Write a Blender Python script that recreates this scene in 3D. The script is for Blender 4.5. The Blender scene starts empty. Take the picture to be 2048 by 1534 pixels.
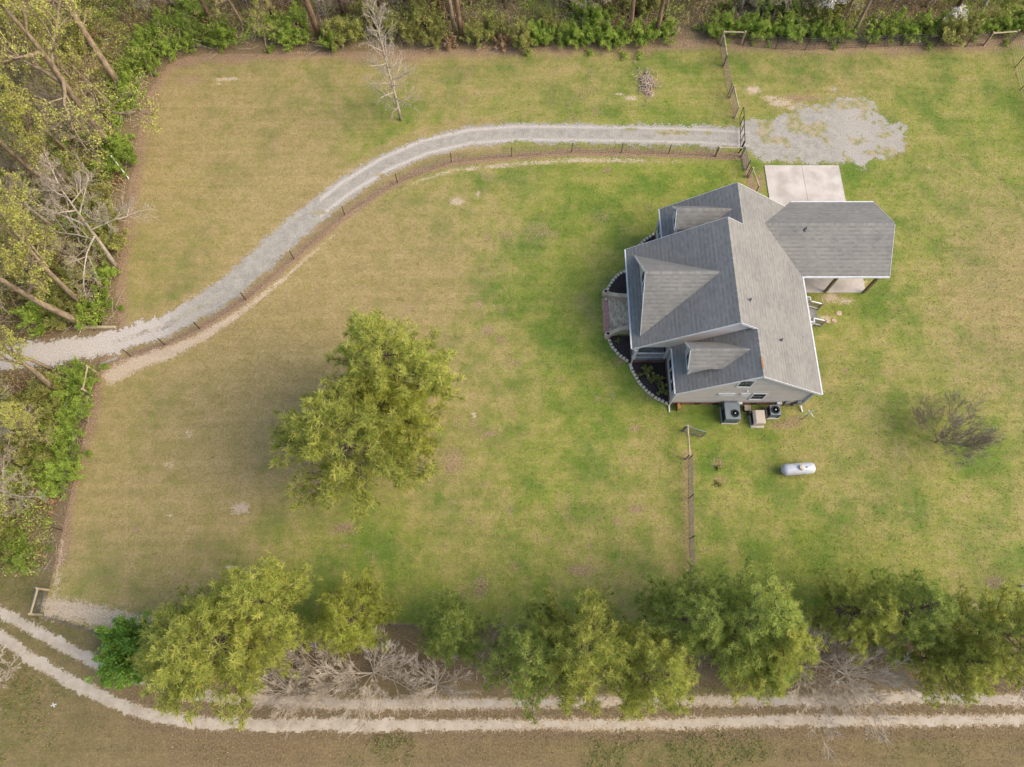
import bpy, math, random
import numpy as np
from mathutils import Vector, Matrix

# ------------------------------------------------------------------ camera, sky, sun, exposure
R = math.radians
SC = bpy.context.scene
COL = SC.collection
H, F, TH = 48.0, 1420.0, R(20.9)          # drone height (m), focal length (photo px), tilt from straight down
CT, ST = math.cos(TH), math.sin(TH)

cam_d = bpy.data.cameras.new('drone_camera')
cam = bpy.data.objects.new('drone_camera', cam_d)
COL.objects.link(cam)
cam.location = (0, 0, H)
cam.rotation_euler = (TH, 0, 0)
cam_d.sensor_width = 36.0
cam_d.lens = 36.0 * F / 2048.0
cam_d.clip_end = 3000
SC.camera = cam

SUN_EL, SUN_AZ = 42.0, 10.0                # elevation; degrees south of east (world +x)
world = bpy.data.worlds.new('World')
SC.world = world
world.use_nodes = True
wn = world.node_tree
bg = wn.nodes['Background']
sky = wn.nodes.new('ShaderNodeTexSky')
sky.sky_type = 'NISHITA'
sky.sun_disc = False
sky.sun_elevation = R(SUN_EL)
sky.sun_rotation = R(90 + SUN_AZ)
sky.air_density = 1.0
sky.dust_density = 3.0
wn.links.new(sky.outputs[0], bg.inputs[0])
bg.inputs[1].default_value = 0.15

sd = bpy.data.lights.new('sun', 'SUN')
sd.energy = 1.05
sd.angle = R(45)
sd.color = (1.0, 0.88, 0.70)
sun = bpy.data.objects.new('sun', sd)
COL.objects.link(sun)
tosun = Vector((math.cos(R(SUN_EL)) * math.cos(R(-SUN_AZ)), math.cos(R(SUN_EL)) * math.sin(R(-SUN_AZ)), math.sin(R(SUN_EL))))
sun.rotation_euler = tosun.to_track_quat('Z', 'Y').to_euler()
sun.location = (60, -20, 60)

vs = SC.view_settings
vs.view_transform = 'Standard'
vs.look = 'None'
vs.gamma = 1
vs.use_curve_mapping = False
vs.exposure = 1.24
SC.cycles.max_bounces = 6
SC.cycles.diffuse_bounces = 4
SC.cycles.transparent_max_bounces = 4
SC.cycles.use_denoising = True

# ------------------------------------------------------------------ survey helpers (photo pixels -> metres on the ground)
def G(px, py, z=0.0):
    u, v = (px - 1024.0) / F, (py - 767.0) / F
    D = CT + v * ST
    return Vector((u * (H - z) / D, (ST - v * CT) / D * (H - z), z))
def G2(px, py): return np.array(G(px, py)[:2])
def GA(pts): return np.array([G(*p)[:2] for p in pts])
def PX(x, y):
    d = CT * H + ST * y                    # depth along the lens axis of ground points
    return 1024 + F * x / d, 767 + F * (ST * H - CT * y) / d

def inpoly(px, py, poly):
    poly = np.asarray(poly, float)
    x1, y1 = poly[:, 0], poly[:, 1]
    x2, y2 = np.roll(x1, -1), np.roll(y1, -1)
    r = np.zeros(px.shape, bool)
    for a, b, c, d in zip(x1, y1, x2, y2):
        if b == d: continue
        k = ((b > py) != (d > py)) & (px < (c - a) * (py - b) / (d - b) + a)
        r ^= k
    return r
def dline(px, py, line):
    """distance to a polyline, and the arc parameter 0..1 of the nearest point"""
    line = np.asarray(line, float)
    best = np.full(px.shape, 1e9); par = np.zeros(px.shape)
    n = len(line) - 1
    for i in range(n):
        a, b = line[i], line[i + 1]
        ab = b - a; L2 = max((ab ** 2).sum(), 1e-9)
        t = np.clip(((px - a[0]) * ab[0] + (py - a[1]) * ab[1]) / L2, 0, 1)
        d = np.hypot(px - a[0] - t * ab[0], py - a[1] - t * ab[1])
        m = d < best
        best = np.where(m, d, best); par = np.where(m, (i + t) / n, par)
    return best, par
_lat = np.random.RandomState(5).rand(256, 256)
def vnoise(x, y):
    xi, yi = np.floor(x).astype(int), np.floor(y).astype(int)
    fx, fy = x - xi, y - yi
    fx, fy = fx * fx * (3 - 2 * fx), fy * fy * (3 - 2 * fy)
    g = lambda i, j: _lat[i % 256, j % 256]
    return (g(xi, yi) * (1 - fx) + g(xi + 1, yi) * fx) * (1 - fy) + (g(xi, yi + 1) * (1 - fx) + g(xi + 1, yi + 1) * fx) * fy
def fbm(x, y, o=4):
    s = a = 0.0; k = 1.0
    for i in range(o):
        s = s + k * vnoise(x * 2 ** i + 17.3 * i, y * 2 ** i + 9.1 * i); a += k; k *= .55
    return s / a
def sstep(a, b, x):
    t = np.clip((x - a) / (b - a), 0, 1)
    return t * t * (3 - 2 * t)

# ------------------------------------------------------------------ mesh helpers
ORG = {}
class MB:
    """collects polygons; build() links them as one mesh object"""
    def __init__(s): s.v = []; s.f = []; s.a = []; s.m = []; s.n = 0
    def add(s, v, f, a=None, m=0):
        v = np.asarray(v, float).reshape(-1, 3)
        s.v.append(v)
        for q in f: s.f.append(tuple(i + s.n for i in q)); s.m.append(m)
        s.a.append(np.full(len(v), 0.5) if a is None else np.broadcast_to(np.asarray(a, float), (len(v),)))
        s.n += len(v)
    def poly(s, pts, a=None, m=0): s.add(pts, [tuple(range(len(pts)))], a, m)
    def box(s, lo, hi, a=None, m=0):
        (x0, y0, z0), (x1, y1, z1) = lo, hi
        v = [(x0,y0,z0),(x1,y0,z0),(x1,y1,z0),(x0,y1,z0),(x0,y0,z1),(x1,y0,z1),(x1,y1,z1),(x0,y1,z1)]
        s.add(v, [(3,2,1,0),(4,5,6,7),(0,1,5,4),(1,2,6,5),(2,3,7,6),(3,0,4,7)], a, m)
    def bbox(s, lo, hi, b=.02, a=None, m=0):
        """box with chamfered top edges"""
        (x0, y0, z0), (x1, y1, z1) = lo, hi
        v = [(x0,y0,z0),(x1,y0,z0),(x1,y1,z0),(x0,y1,z0),(x0,y0,z1-b),(x1,y0,z1-b),(x1,y1,z1-b),(x0,y1,z1-b),
             (x0+b,y0+b,z1),(x1-b,y0+b,z1),(x1-b,y1-b,z1),(x0+b,y1-b,z1)]
        s.add(v, [(3,2,1,0),(8,9,10,11),(0,1,5,4),(1,2,6,5),(2,3,7,6),(3,0,4,7),(4,5,9,8),(5,6,10,9),(6,7,11,10),(7,4,8,11)], a, m)
    def beam(s, p, q, w, h, a=None, m=0):
        p, q = Vector(p), Vector(q); d = (q - p).normalized()
        up = Vector((0,0,1)) if abs(d.z) < .95 else Vector((1,0,0))
        x = d.cross(up).normalized() * (w/2); y = x.normalized().cross(d) * (h/2)
        v = [c + i*x + j*y for c in (p, q) for i, j in ((-1,-1),(1,-1),(1,1),(-1,1))]
        s.add([tuple(k) for k in v], [(0,1,2,3),(7,6,5,4),(1,0,4,5),(2,1,5,6),(3,2,6,7),(0,3,7,4)], a, m)
    def tube(s, pts, rad, sides=5, a=None, m=0, cap=True):
        P = np.asarray(pts, float); n = len(P)
        rad = np.broadcast_to(np.asarray(rad, float), (n,))
        T = np.gradient(P, axis=0); T /= np.linalg.norm(T, axis=1)[:, None] + 1e-9
        ref = np.array([0., 0, 1]) if abs(T[0][2]) < .9 else np.array([1., 0, 0])
        X = np.cross(T, ref); X /= np.linalg.norm(X, axis=1)[:, None] + 1e-9
        Y = np.cross(T, X)
        an = np.arange(sides) * 2 * math.pi / sides
        V = P[:, None, :] + rad[:, None, None] * (np.cos(an)[None, :, None] * X[:, None, :] + np.sin(an)[None, :, None] * Y[:, None, :])
        f = []
        for i in range(n - 1):
            for k in range(sides):
                k2 = (k + 1) % sides
                f.append((i*sides+k, i*sides+k2, (i+1)*sides+k2, (i+1)*sides+k))
        if cap:
            f.append(tuple(range(sides))[::-1]); f.append(tuple((n-1)*sides + k for k in range(sides)))
        s.add(V.reshape(-1, 3), f, a, m)
    def lathe(s, c, prof, sides=14, a=None, m=0):
        c = np.asarray(c, float); an = np.arange(sides) * 2 * math.pi / sides
        V = np.concatenate([np.stack([c[0]+r*np.cos(an), c[1]+r*np.sin(an), np.full(sides, c[2]+z)], 1) for r, z in prof])
        n = len(prof); f = []
        for i in range(n - 1):
            for k in range(sides):
                k2 = (k+1) % sides
                f.append((i*sides+k, i*sides+k2, (i+1)*sides+k2, (i+1)*sides+k))
        f.append(tuple(range(sides))[::-1]); f.append(tuple((n-1)*sides+k for k in range(sides)))
        s.add(V, f, a, m)
    def ext(s, pts, d, a=None, m=0):
        """planar polygon extruded by vector d"""
        p = np.asarray(pts, float); n = len(p); d = np.asarray(d, float)
        v = np.concatenate([p, p + d])
        s.add(v, [tuple(range(n))[::-1], tuple(range(n, 2*n))] + [(i, (i+1) % n, n+(i+1) % n, n+i) for i in range(n)], a, m)
    def each(s, name, mat, parent=None, **kw):
        """one object per piece added"""
        out = []; k = fi = 0; off = 0
        for v, av in zip(s.v, s.a):
            fs = []
            while fi < len(s.f) and max(s.f[fi]) < off + len(v): fs.append(tuple(i-off for i in s.f[fi])); fi += 1
            out.append(mk(name, v, fs, mat, parent, tint=av, **kw)); off += len(v)
        return out
    def build(s, name, mat, parent=None, **kw):
        return mk(name, np.concatenate(s.v), s.f, mat, parent, tint=np.concatenate(s.a), midx=s.m, **kw)

def mesh_from(name, V, faces, mats, tint=None, midx=None, smooth=False, attrs=None):
    me = bpy.data.meshes.new(name)
    if isinstance(faces, np.ndarray):
        m, k = faces.shape
        me.vertices.add(len(V)); me.vertices.foreach_set('co', np.ascontiguousarray(V, np.float32).ravel())
        me.loops.add(m * k); me.loops.foreach_set('vertex_index', np.ascontiguousarray(faces, np.int32).ravel())
        me.polygons.add(m)
        me.polygons.foreach_set('loop_start', np.arange(0, m * k, k, dtype=np.int32))
        me.update(calc_edges=True)
    else:
        me.from_pydata([tuple(map(float, v)) for v in V], [], faces)
    for q in (mats if isinstance(mats, (list, tuple)) else [mats]): me.materials.append(q)
    if midx is not None and max(midx, default=0) > 0:
        me.polygons.foreach_set('material_index', np.asarray(midx, np.int32))
    if tint is not None: attrs = dict(attrs or {}, tint=tint)
    for k2, arr in (attrs or {}).items():
        at = me.attributes.new(k2, 'FLOAT', 'POINT')
        at.data.foreach_set('value', np.ascontiguousarray(arr, np.float32))
    if smooth: me.polygons.foreach_set('use_smooth', np.ones(len(me.polygons), bool))
    me.update()
    return me
def mk(name, V, faces, mat, parent=None, kind=None, label=None, cat=None, group=None, **kw):
    V = np.asarray(V, float)
    if parent is not None: V = V - np.array(ORG[parent.name])
    ob = bpy.data.objects.new(name, mesh_from(name, V, faces, mat, **kw))
    COL.objects.link(ob)
    if parent is not None:
        ob.parent = parent; ORG[ob.name] = ORG[parent.name]
    else: ORG[ob.name] = (0, 0, 0)
    tag(ob, label, cat, group, kind)
    return ob
def tag(o, label=None, cat=None, group=None, kind=None):
    if label: o['label'] = label
    if cat: o['category'] = cat
    if group: o['group'] = group
    if kind: o['kind'] = kind
    return o
def thing(name, label, cat, loc=(0, 0, 0), group=None):
    o = bpy.data.objects.new(name, None)
    COL.objects.link(o)
    o.location = loc; o.empty_display_size = .3
    ORG[o.name] = tuple(loc)
    return tag(o, label, cat, group)
def clone(root, loc, rz=0.0, sc=1.0, label=None, group=None, tilt=(0, 0)):
    r = root.copy(); COL.objects.link(r)
    r.location = loc; r.rotation_euler = (tilt[0], tilt[1], rz)
    r.scale = (sc, sc, sc) if not isinstance(sc, (tuple, list)) else sc
    if label: r['label'] = label
    if group: r['group'] = group
    for ch in KIDS[root.name]:
        c = ch.copy(); COL.objects.link(c); c.parent = r
    return r
KIDS = {}

# ------------------------------------------------------------------ materials
def linf(r, g, b):
    f = lambda c: (c/255/12.92) if c/255 <= .04045 else ((c/255+.055)/1.055)**2.4
    return (f(r), f(g), f(b), 1)
def lin(r, g, b):
    return tuple(.74*x for x in linf(r, g, b)[:3]) + (1,)
class NT:
    def __init__(s, name, rough=.8, spec=.3):
        s.m = bpy.data.materials.new(name); s.m.use_nodes = True
        s.t = s.m.node_tree; s.b = s.t.nodes['Principled BSDF']
        s.b.inputs['Roughness'].default_value = rough
        s.b.inputs['Specular IOR Level'].default_value = spec
    def n(s, typ, **kw):
        q = s.t.nodes.new(typ)
        for k, v in kw.items(): setattr(q, k, v)
        return q
    def l(s, a, b): s.t.links.new(a, b)
    def noise(s, scale, detail=3, rough=.55, vec=None, dist=0):
        q = s.n('ShaderNodeTexNoise'); q.inputs['Scale'].default_value = scale
        q.inputs['Detail'].default_value = detail; q.inputs['Roughness'].default_value = rough
        q.inputs['Distortion'].default_value = dist
        s.l(vec or s.pos(), q.inputs['Vector']); return q.outputs[0]
    def pos(s):
        if not hasattr(s, '_p'): s._p = s.n('ShaderNodeNewGeometry').outputs['Position']
        return s._p
    def attr(s, name):
        q = s.n('ShaderNodeAttribute'); q.attribute_name = name; return q.outputs['Fac']
    def rnd(s): return s.n('ShaderNodeObjectInfo').outputs['Random']
    def math(s, op, a, b=None, c=None):
        q = s.n('ShaderNodeMath', operation=op)
        for i, x in enumerate((a, b, c)):
            if x is None: continue
            if isinstance(x, (int, float)): q.inputs[i].default_value = x
            else: s.l(x, q.inputs[i])
        return q.outputs[0]
    def ss(s, x, lo, hi, tlo=0.0, thi=1.0):
        q = s.n('ShaderNodeMapRange', interpolation_type='SMOOTHSTEP')
        s.l(x, q.inputs[0])
        for i, v in zip((1, 2, 3, 4), (lo, hi, tlo, thi)): q.inputs[i].default_value = v
        return q.outputs[0]
    def mix(s, f, a, b, mode='MIX'):
        q = s.n('ShaderNodeMix', data_type='RGBA', blend_type=mode)
        if isinstance(f, (int, float)): q.inputs[0].default_value = f
        else: s.l(f, q.inputs[0])
        for i, x in ((6, a), (7, b)):
            if isinstance(x, tuple): q.inputs[i].default_value = x if len(x) == 4 else (*x, 1)
            else: s.l(x, q.inputs[i])
        return q.outputs[2]
    def scale(s, col, f):
        """colour times a scalar"""
        q = s.n('ShaderNodeVectorMath', operation='SCALE')
        s.l(col, q.inputs[0])
        if isinstance(f, (int, float)): q.inputs[3].default_value = f
        else: s.l(f, q.inputs[3])
        return q.outputs[0]
    def out(s, col, bump=None, strength=.3, dist=.02):
        if isinstance(col, tuple): s.b.inputs['Base Color'].default_value = col
        else: s.l(col, s.b.inputs['Base Color'])
        if bump is not None:
            q = s.n('ShaderNodeBump'); q.inputs['Strength'].default_value = strength; q.inputs['Distance'].default_value = dist
            s.l(bump, q.inputs['Height']); s.l(q.outputs[0], s.b.inputs['Normal'])
        return s.m
def simple(name, c1, c2=None, scale=6, rough=.75, spec=.3, bump=.15, tint=False, metal=0.0, detail=4):
    """two-tone noise material; tint=True also shifts each piece by its own tone"""
    c2 = c2 or tuple(x * .72 for x in c1[:3]) + (1,)
    t = NT(name, rough, spec)
    n = t.noise(scale, detail)
    f = t.ss(n, .3, .7)
    col = t.mix(f, c1, c2)
    if tint: col = t.scale(col, t.ss(t.attr('tint'), 0, 1, .72, 1.28))
    t.b.inputs['Metallic'].default_value = metal
    return t.out(col, n if bump else None, bump)
def leafy(name, ca, cb, cc=None, rough=.6, trans=.25, rvar=.25):
    """foliage: each leaf or tuft takes its own tone between ca and cb from its tint"""
    t = NT(name, rough, .25)
    a = t.attr('tint')
    col = t.mix(a, ca, cb)
    if cc: col = t.mix(t.ss(t.noise(.8, 2), .5, .75), col, cc)
    col = t.scale(col, t.math('MULTIPLY_ADD', t.rnd(), rvar * 2, 1 - rvar))
    m = t.out(col)
    if trans:
        tr = t.n('ShaderNodeBsdfTranslucent'); t.l(col, tr.inputs[0])
        ms = t.n('ShaderNodeMixShader'); ms.inputs[0].default_value = trans
        t.l(t.b.outputs[0], ms.inputs[1]); t.l(tr.outputs[0], ms.inputs[2])
        t.l(ms.outputs[0], t.t.nodes['Material Output'].inputs[0])
    return m

M = {}
M['white'] = simple('white_trim_paint', lin(232,232,230), lin(214,214,212), 3, .5)
M['siding'] = simple('beige_lap_siding', lin(206,197,188), lin(198,189,180), 1.2, .65, tint=True)
M['brick'] = simple('red_brick', lin(168,118,98), lin(140,98,84), 3, .9, tint=True)
M['mortarbrick'] = simple('weathered_grey_brick', lin(226,204,170), lin(204,182,150), 3, .9, tint=True)
M['pinkbrick'] = simple('pink_brick', lin(210,164,144), lin(190,144,126), 5, .9, tint=True)
M['concrete'] = simple('pale_concrete', lin(214,204,191), lin(184,173,159), .7, .9, detail=10)
M['wood'] = simple('weathered_timber', lin(196,178,142), lin(168,150,118), 3, .85)
M['greywood'] = simple('grey_timber', lin(172,160,142), lin(142,132,116), 3, .85, tint=True)
M['postwood'] = simple('treated_post_timber', lin(128,116,84), lin(104,92,66), 4, .85)
M['deck'] = simple('grey_deck_boards', lin(150,148,142), lin(132,130,124), 3, .85, tint=True)
M['darksteel'] = simple('dark_steel', lin(62,60,58), lin(46,44,44), 6, .6)
M['rust'] = simple('rusty_steel_post', lin(92,72,54), lin(70,60,48), 6, .8)
M['galv'] = simple('galvanised_steel', lin(150,153,155), lin(128,131,134), 5, .45, .5, metal=.4)
M['wire'] = simple('fence_wire', lin(120,112,102), lin(96,90,84), 8, .6)
M['tank'] = simple('white_tank_paint', lin(206,207,210), lin(190,191,194), 2, .35, .5)
M['hp'] = simple('grey_cabinet_paint', lin(132,140,143), lin(122,130,133), 2, .5)
M['hpside'] = simple('grey_green_cabinet_paint', lin(98,116,120), lin(88,104,110), 2, .5)
M['beige'] = simple('beige_cabinet_paint', lin(204,190,172), lin(192,178,160), 2, .5)
M['darkgrille'] = simple('dark_grille', lin(52,58,62), lin(36,40,44), 9, .6)
M['black'] = simple('black_plastic', lin(30,31,33), lin(22,23,25), 6, .5)
M['brownbox'] = simple('brown_plastic', lin(98,84,74), lin(82,70,62), 5, .7)
M['mulch'] = simple('dark_mulch', lin(84,70,64), lin(48,41,39), 14, .95, bump=.6, detail=6)
M['stone'] = simple('pale_edging_stone', lin(236,220,192), lin(212,196,170), 9, .9, tint=True)
M['pinkstone'] = simple('pink_flat_stone', lin(206,178,152), lin(184,156,132), 5, .9)
M['bareboard'] = simple('bare_orange_board', lin(196,142,76), lin(150,108,66), 8, .85)
M['vent'] = simple('vent_pipe', lin(120,120,120), lin(86,86,88), 9, .6)
t = NT('window_glass', .08, .6); M['glass'] = t.out(lin(40, 48, 54))
def shingle_mat():
    t = NT('charcoal_shingles', .92, .15)
    n = t.noise(.5, 5); f = t.noise(26, 2)
    col = t.mix(t.ss(n, .3, .7), lin(143,139,130), lin(133,130,123))
    col = t.scale(col, t.ss(t.attr('tint'), 0, 1, .78, 1.22))
    col = t.scale(col, t.ss(f, .2, .8, .9, 1.1))
    return t.out(col, f, .2)
M['shingle'] = shingle_mat()
def bark(name, a, b):
    t = NT(name, .9, .1)
    v = t.n('ShaderNodeMapping'); v.inputs['Scale'].default_value = (1, 1, .3)
    t.l(t.pos(), v.inputs[0])
    n = t.noise(7, 5, .65, v.outputs[0])
    return t.out(t.mix(t.ss(n, .32, .68), a, b), n, .7, .04)
M['bark'] = bark('pine_bark', lin(160,132,106), lin(106,84,66))
M['bark2'] = bark('grey_brown_bark', lin(176,156,128), lin(126,108,86))
M['pale'] = bark('pale_bare_bark', lin(206,192,170), lin(166,150,130))
M['bleached'] = bark('bleached_bare_bark', lin(236,222,200), lin(212,194,170))
M['twig'] = simple('dark_twigs', lin(132,114,96), lin(106,92,78), 5, .9)
M['haze'] = simple('fine_brown_twigs', lin(168,150,128), lin(146,130,112), 5, .9)
M['needle'] = leafy('pine_needles', linf(130,142,60), linf(208,206,106), None, .6, .5, .10)
M['needle2'] = leafy('dark_pine_needles', linf(116,136,62), linf(182,188,96), None, .6, .48, .10)
M['needle3'] = leafy('yellow_green_needles', linf(134,142,58), linf(200,200,92), None, .6, .5, .08)
M['catkin'] = simple('yellow_pine_catkins', lin(222,190,92), lin(200,164,76), 5, .8)
M['bud'] = leafy('spring_bud_leaves', linf(164,166,72), linf(208,206,112), None, .6, .45, .12)
M['vivid'] = leafy('vivid_green_leaves', linf(116,140,54), linf(176,192,86), None, .6, .45, .16)
M['olive'] = leafy('olive_green_leaves', linf(118,122,62), linf(178,174,96), None, .6, .4, .18)
M['brownleaf'] = leafy('dry_brown_leaves', linf(120,96,66), linf(186,152,112), None, .8, .15, .15)
M['weed'] = leafy('rough_weed_leaves', linf(92,104,50), linf(132,132,72), None, .6, .3, .1)
M['magnolia'] = leafy('glossy_dark_leaves', linf(78,120,40), linf(150,180,72), None, .45, .4, .08)
M['earth'] = simple('dry_brown_earth', lin(160,132,106), lin(128,104,84), 6, .95, bump=.5)
M['blossom'] = leafy('white_blossom', linf(226,220,206), linf(248,244,236), None, .7, .3, .05)

# ------------------------------------------------------------------ ground: surveyed in photo pixels, built in metres
LAWN = [(345,118),(420,108),(560,105),(800,100),(1000,95),(1250,85),(1440,78),(1700,88),(2000,78),(2100,75),(2500,75),(2500,1252),(2048,1250),(1500,1250),
        (1000,1252),(770,1250),(500,1260),(210,1268),(85,1228),(100,1165),(115,1110),(130,1030),(150,950),(172,860),(187,780),(196,735),
        (240,660),(232,600),(240,520),(252,420),(268,330),(275,260),(295,190),(320,150)]
VERGE = [(-1200,1130),(100,1150),(85,1228),(210,1268),(500,1260),(770,1250),(1000,1252),(1500,1250),(2048,1250),(2500,1252),(3500,1252),(3500,4000),(-1200,4000)]
DRIVE = [(-300,720),(-100,722),(0,716),(100,707),(220,687),(330,652),(420,604),(490,550),(550,492),(620,432),(690,377),(770,328),(850,294),(940,273),
         (1040,266),(1150,267),(1280,269),(1400,272),(1480,277),(1560,282)]
APRON = [(1480,245),(1500,232),(1545,236),(1560,222),(1610,214),(1640,196),(1690,190),(1740,205),(1775,240),(1812,255),(1815,290),(1780,318),(1735,330),(1680,329),(1526,330),(1495,305)]
FENCE_S = [(215,738),(262,712),(330,690),(400,658),(480,606),(560,543),(620,490),(690,432),(760,385),(830,346),(903,325),(1023,313),(1143,305),(1242,306),(1337,308),(1430,312),(1484,312)]
FENCE_W = [(192,738),(183,790),(170,870),(150,950),(130,1040),(112,1120),(98,1175),(84,1228)]
FENCE_B = [(84,1228),(210,1268),(500,1262),(770,1250),(1000,1252),(1500,1250),(2048,1252)]
FENCE_H = [(1372,862),(1374,915),(1376,1000),(1379,1100),(1382,1180)]
FENCE_N = [(1440,92),(1452,130),(1464,190),(1472,238)]
FENCE_HN = [(1488,312),(1498,350),(1508,392)]
RUT_A = [(-400,1070),(0,1222),(60,1255),(140,1300),(220,1338),(290,1362),(360,1385),(450,1398),(560,1402),(700,1409),(800,1408),(1000,1407),(1200,1403),(1350,1402),(1500,1402),(1700,1401),(1800,1394),(2048,1400),(2500,1402)]
RUT_B = [(-400,1120),(0,1272),(60,1314),(140,1362),(220,1402),(300,1430),(400,1446),(500,1449),(700,1451),(900,1451),(1100,1448),(1200,1450),(1400,1446),(1600,1441),(1800,1442),(2048,1440),(2500,1440)]

GREEN = [(350,300,.2),(500,200,.35),(700,200,.42),(640,160,.45),(450,350,.35),(300,560,.45),(400,480,.35),(600,330,.2),(785,283,.85),(900,180,.4),(1050,150,.5),
 (1000,225,.75),(1200,225,.7),(1150,130,.5),(1380,180,.7),(1420,220,.7),(1550,150,.6),(1700,130,.5),(1800,150,.6),(1950,150,.5),(1850,230,.8),(1900,330,.55),(1990,200,.9),
 (2000,300,.8),(1980,450,.35),(1950,600,.3),(1850,420,.7),(1800,480,.7),(1720,360,.8),(1820,560,.7),(1700,640,.8),(1750,720,.6),(1690,800,.5),(1850,700,.7),(1950,700,.35),
 (1980,850,.65),(1830,870,.85),(1800,950,.5),(1900,960,.8),(1700,900,.7),(1750,1000,.45),(1600,1000,.6),(1500,1000,.75),(1450,900,.85),(1420,1050,.65),(1600,1120,1.0),  # lower right points raised partly to put lens vignetting into the grass colour
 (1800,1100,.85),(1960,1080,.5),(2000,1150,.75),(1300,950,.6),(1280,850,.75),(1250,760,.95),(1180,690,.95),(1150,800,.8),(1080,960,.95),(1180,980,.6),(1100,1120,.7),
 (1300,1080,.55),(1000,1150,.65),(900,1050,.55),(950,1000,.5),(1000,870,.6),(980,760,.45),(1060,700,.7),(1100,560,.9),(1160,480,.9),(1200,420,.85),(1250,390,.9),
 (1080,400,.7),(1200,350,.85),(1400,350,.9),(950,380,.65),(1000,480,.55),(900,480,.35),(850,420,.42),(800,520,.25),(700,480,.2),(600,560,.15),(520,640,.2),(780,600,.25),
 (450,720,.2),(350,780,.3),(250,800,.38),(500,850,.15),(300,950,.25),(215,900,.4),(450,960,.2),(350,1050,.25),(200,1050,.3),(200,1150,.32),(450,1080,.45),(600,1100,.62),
 (600,1180,.85),(800,1130,.8),(850,1200,.85),(1000,1200,.85),(1450,1150,.85),(300,1180,.4),(60,1180,.7),(150,1240,.6),(1300,1220,.6),(1700,1220,.7)]  # lower lawn greener, partly to carry vignette darkening in its colour
VGREEN = [(60,1420,.6),(150,1440,.4),(250,1480,.2),(400,1490,.3),(700,1500,.4),(760,1480,.55),(900,1495,.3),(1050,1480,.45),(1250,1490,.6),(1420,1480,.65),(1500,1480,.6),
 (1600,1500,.3),(1750,1490,.65),(1900,1500,.5),(2020,1490,.4),(1000,1525,.2),(600,1530,.2),(1700,1530,.15),(0,1320,.6),(1000,1340,.3),(500,1330,.2),(1700,1340,.35),(1050,1290,.6),(900,1350,.3)]
# bare spots: px, py, radius x, radius y, kind (0 pale sand, 1 brown soil / litter)
SPOTS = [(455,158,30,6,0),(437,166,10,5,0),(380,160,45,14,1),(1293,168,26,30,1),(1300,188,14,10,0),(1262,196,20,7,0),(1240,188,14,4,0),(1562,205,34,14,0),(1590,215,22,10,0),(1540,196,22,8,0),(1505,180,24,12,0),
 (915,402,22,12,0),(600,460,6,6,0),(955,388,6,9,0),(1215,340,14,8,1),(958,610,18,12,1),(975,660,22,16,1),(1003,680,14,12,1),(948,830,8,14,0),(946,846,14,12,1),(480,1016,26,18,0),(338,1032,10,8,0),
 (340,930,20,8,0),(378,868,8,16,0),(270,1060,14,10,1),(1272,1018,26,14,1),(1235,1043,14,14,1),(662,1065,14,12,1),(745,1122,9,24,1),(690,1093,34,6,1),(738,1104,18,6,1),(1165,1140,46,18,1),
 (1270,856,18,10,1),(868,780,8,6,0),(820,615,26,8,1),(1690,740,14,8,1),(1660,596,26,14,0),(1690,602,24,10,0),(1650,636,16,8,0),(1565,850,50,16,1),(1590,838,30,12,1),(1437,925,16,16,1),(1440,960,20,16,1),
 (1990,1165,34,22,1),(1825,1022,8,6,0),(1860,336,8,5,0),(1790,290,34,34,1),(1745,300,40,20,1),(1600,196,70,12,1),(845,900,50,60,1),(905,925,40,40,1),(620,960,60,70,1),(690,1055,40,20,1),
 (905,1005,16,6,1),(860,1095,10,5,0),(940,1040,12,12,1),(1480,390,20,30,1),(1225,610,16,40,1),(1240,720,18,18,1),(1300,790,16,16,1),(1120,760,10,8,1),(640,580,10,6,1),(1520,365,14,40,1),
 (460,1135,14,6,0),(1730,565,10,6,0)]
def wavg(px, py, pts, s=70.0):
    num = den = 0.0
    for x, y, g in pts:
        w = np.exp(-((px - x) ** 2 + (py - y) ** 2) / (2 * s * s)) + 1e-7 / (1 + ((px - x) ** 2 + (py - y) ** 2) * 1e-4)
        num = num + w * g; den = den + w
    return num / den
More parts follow.
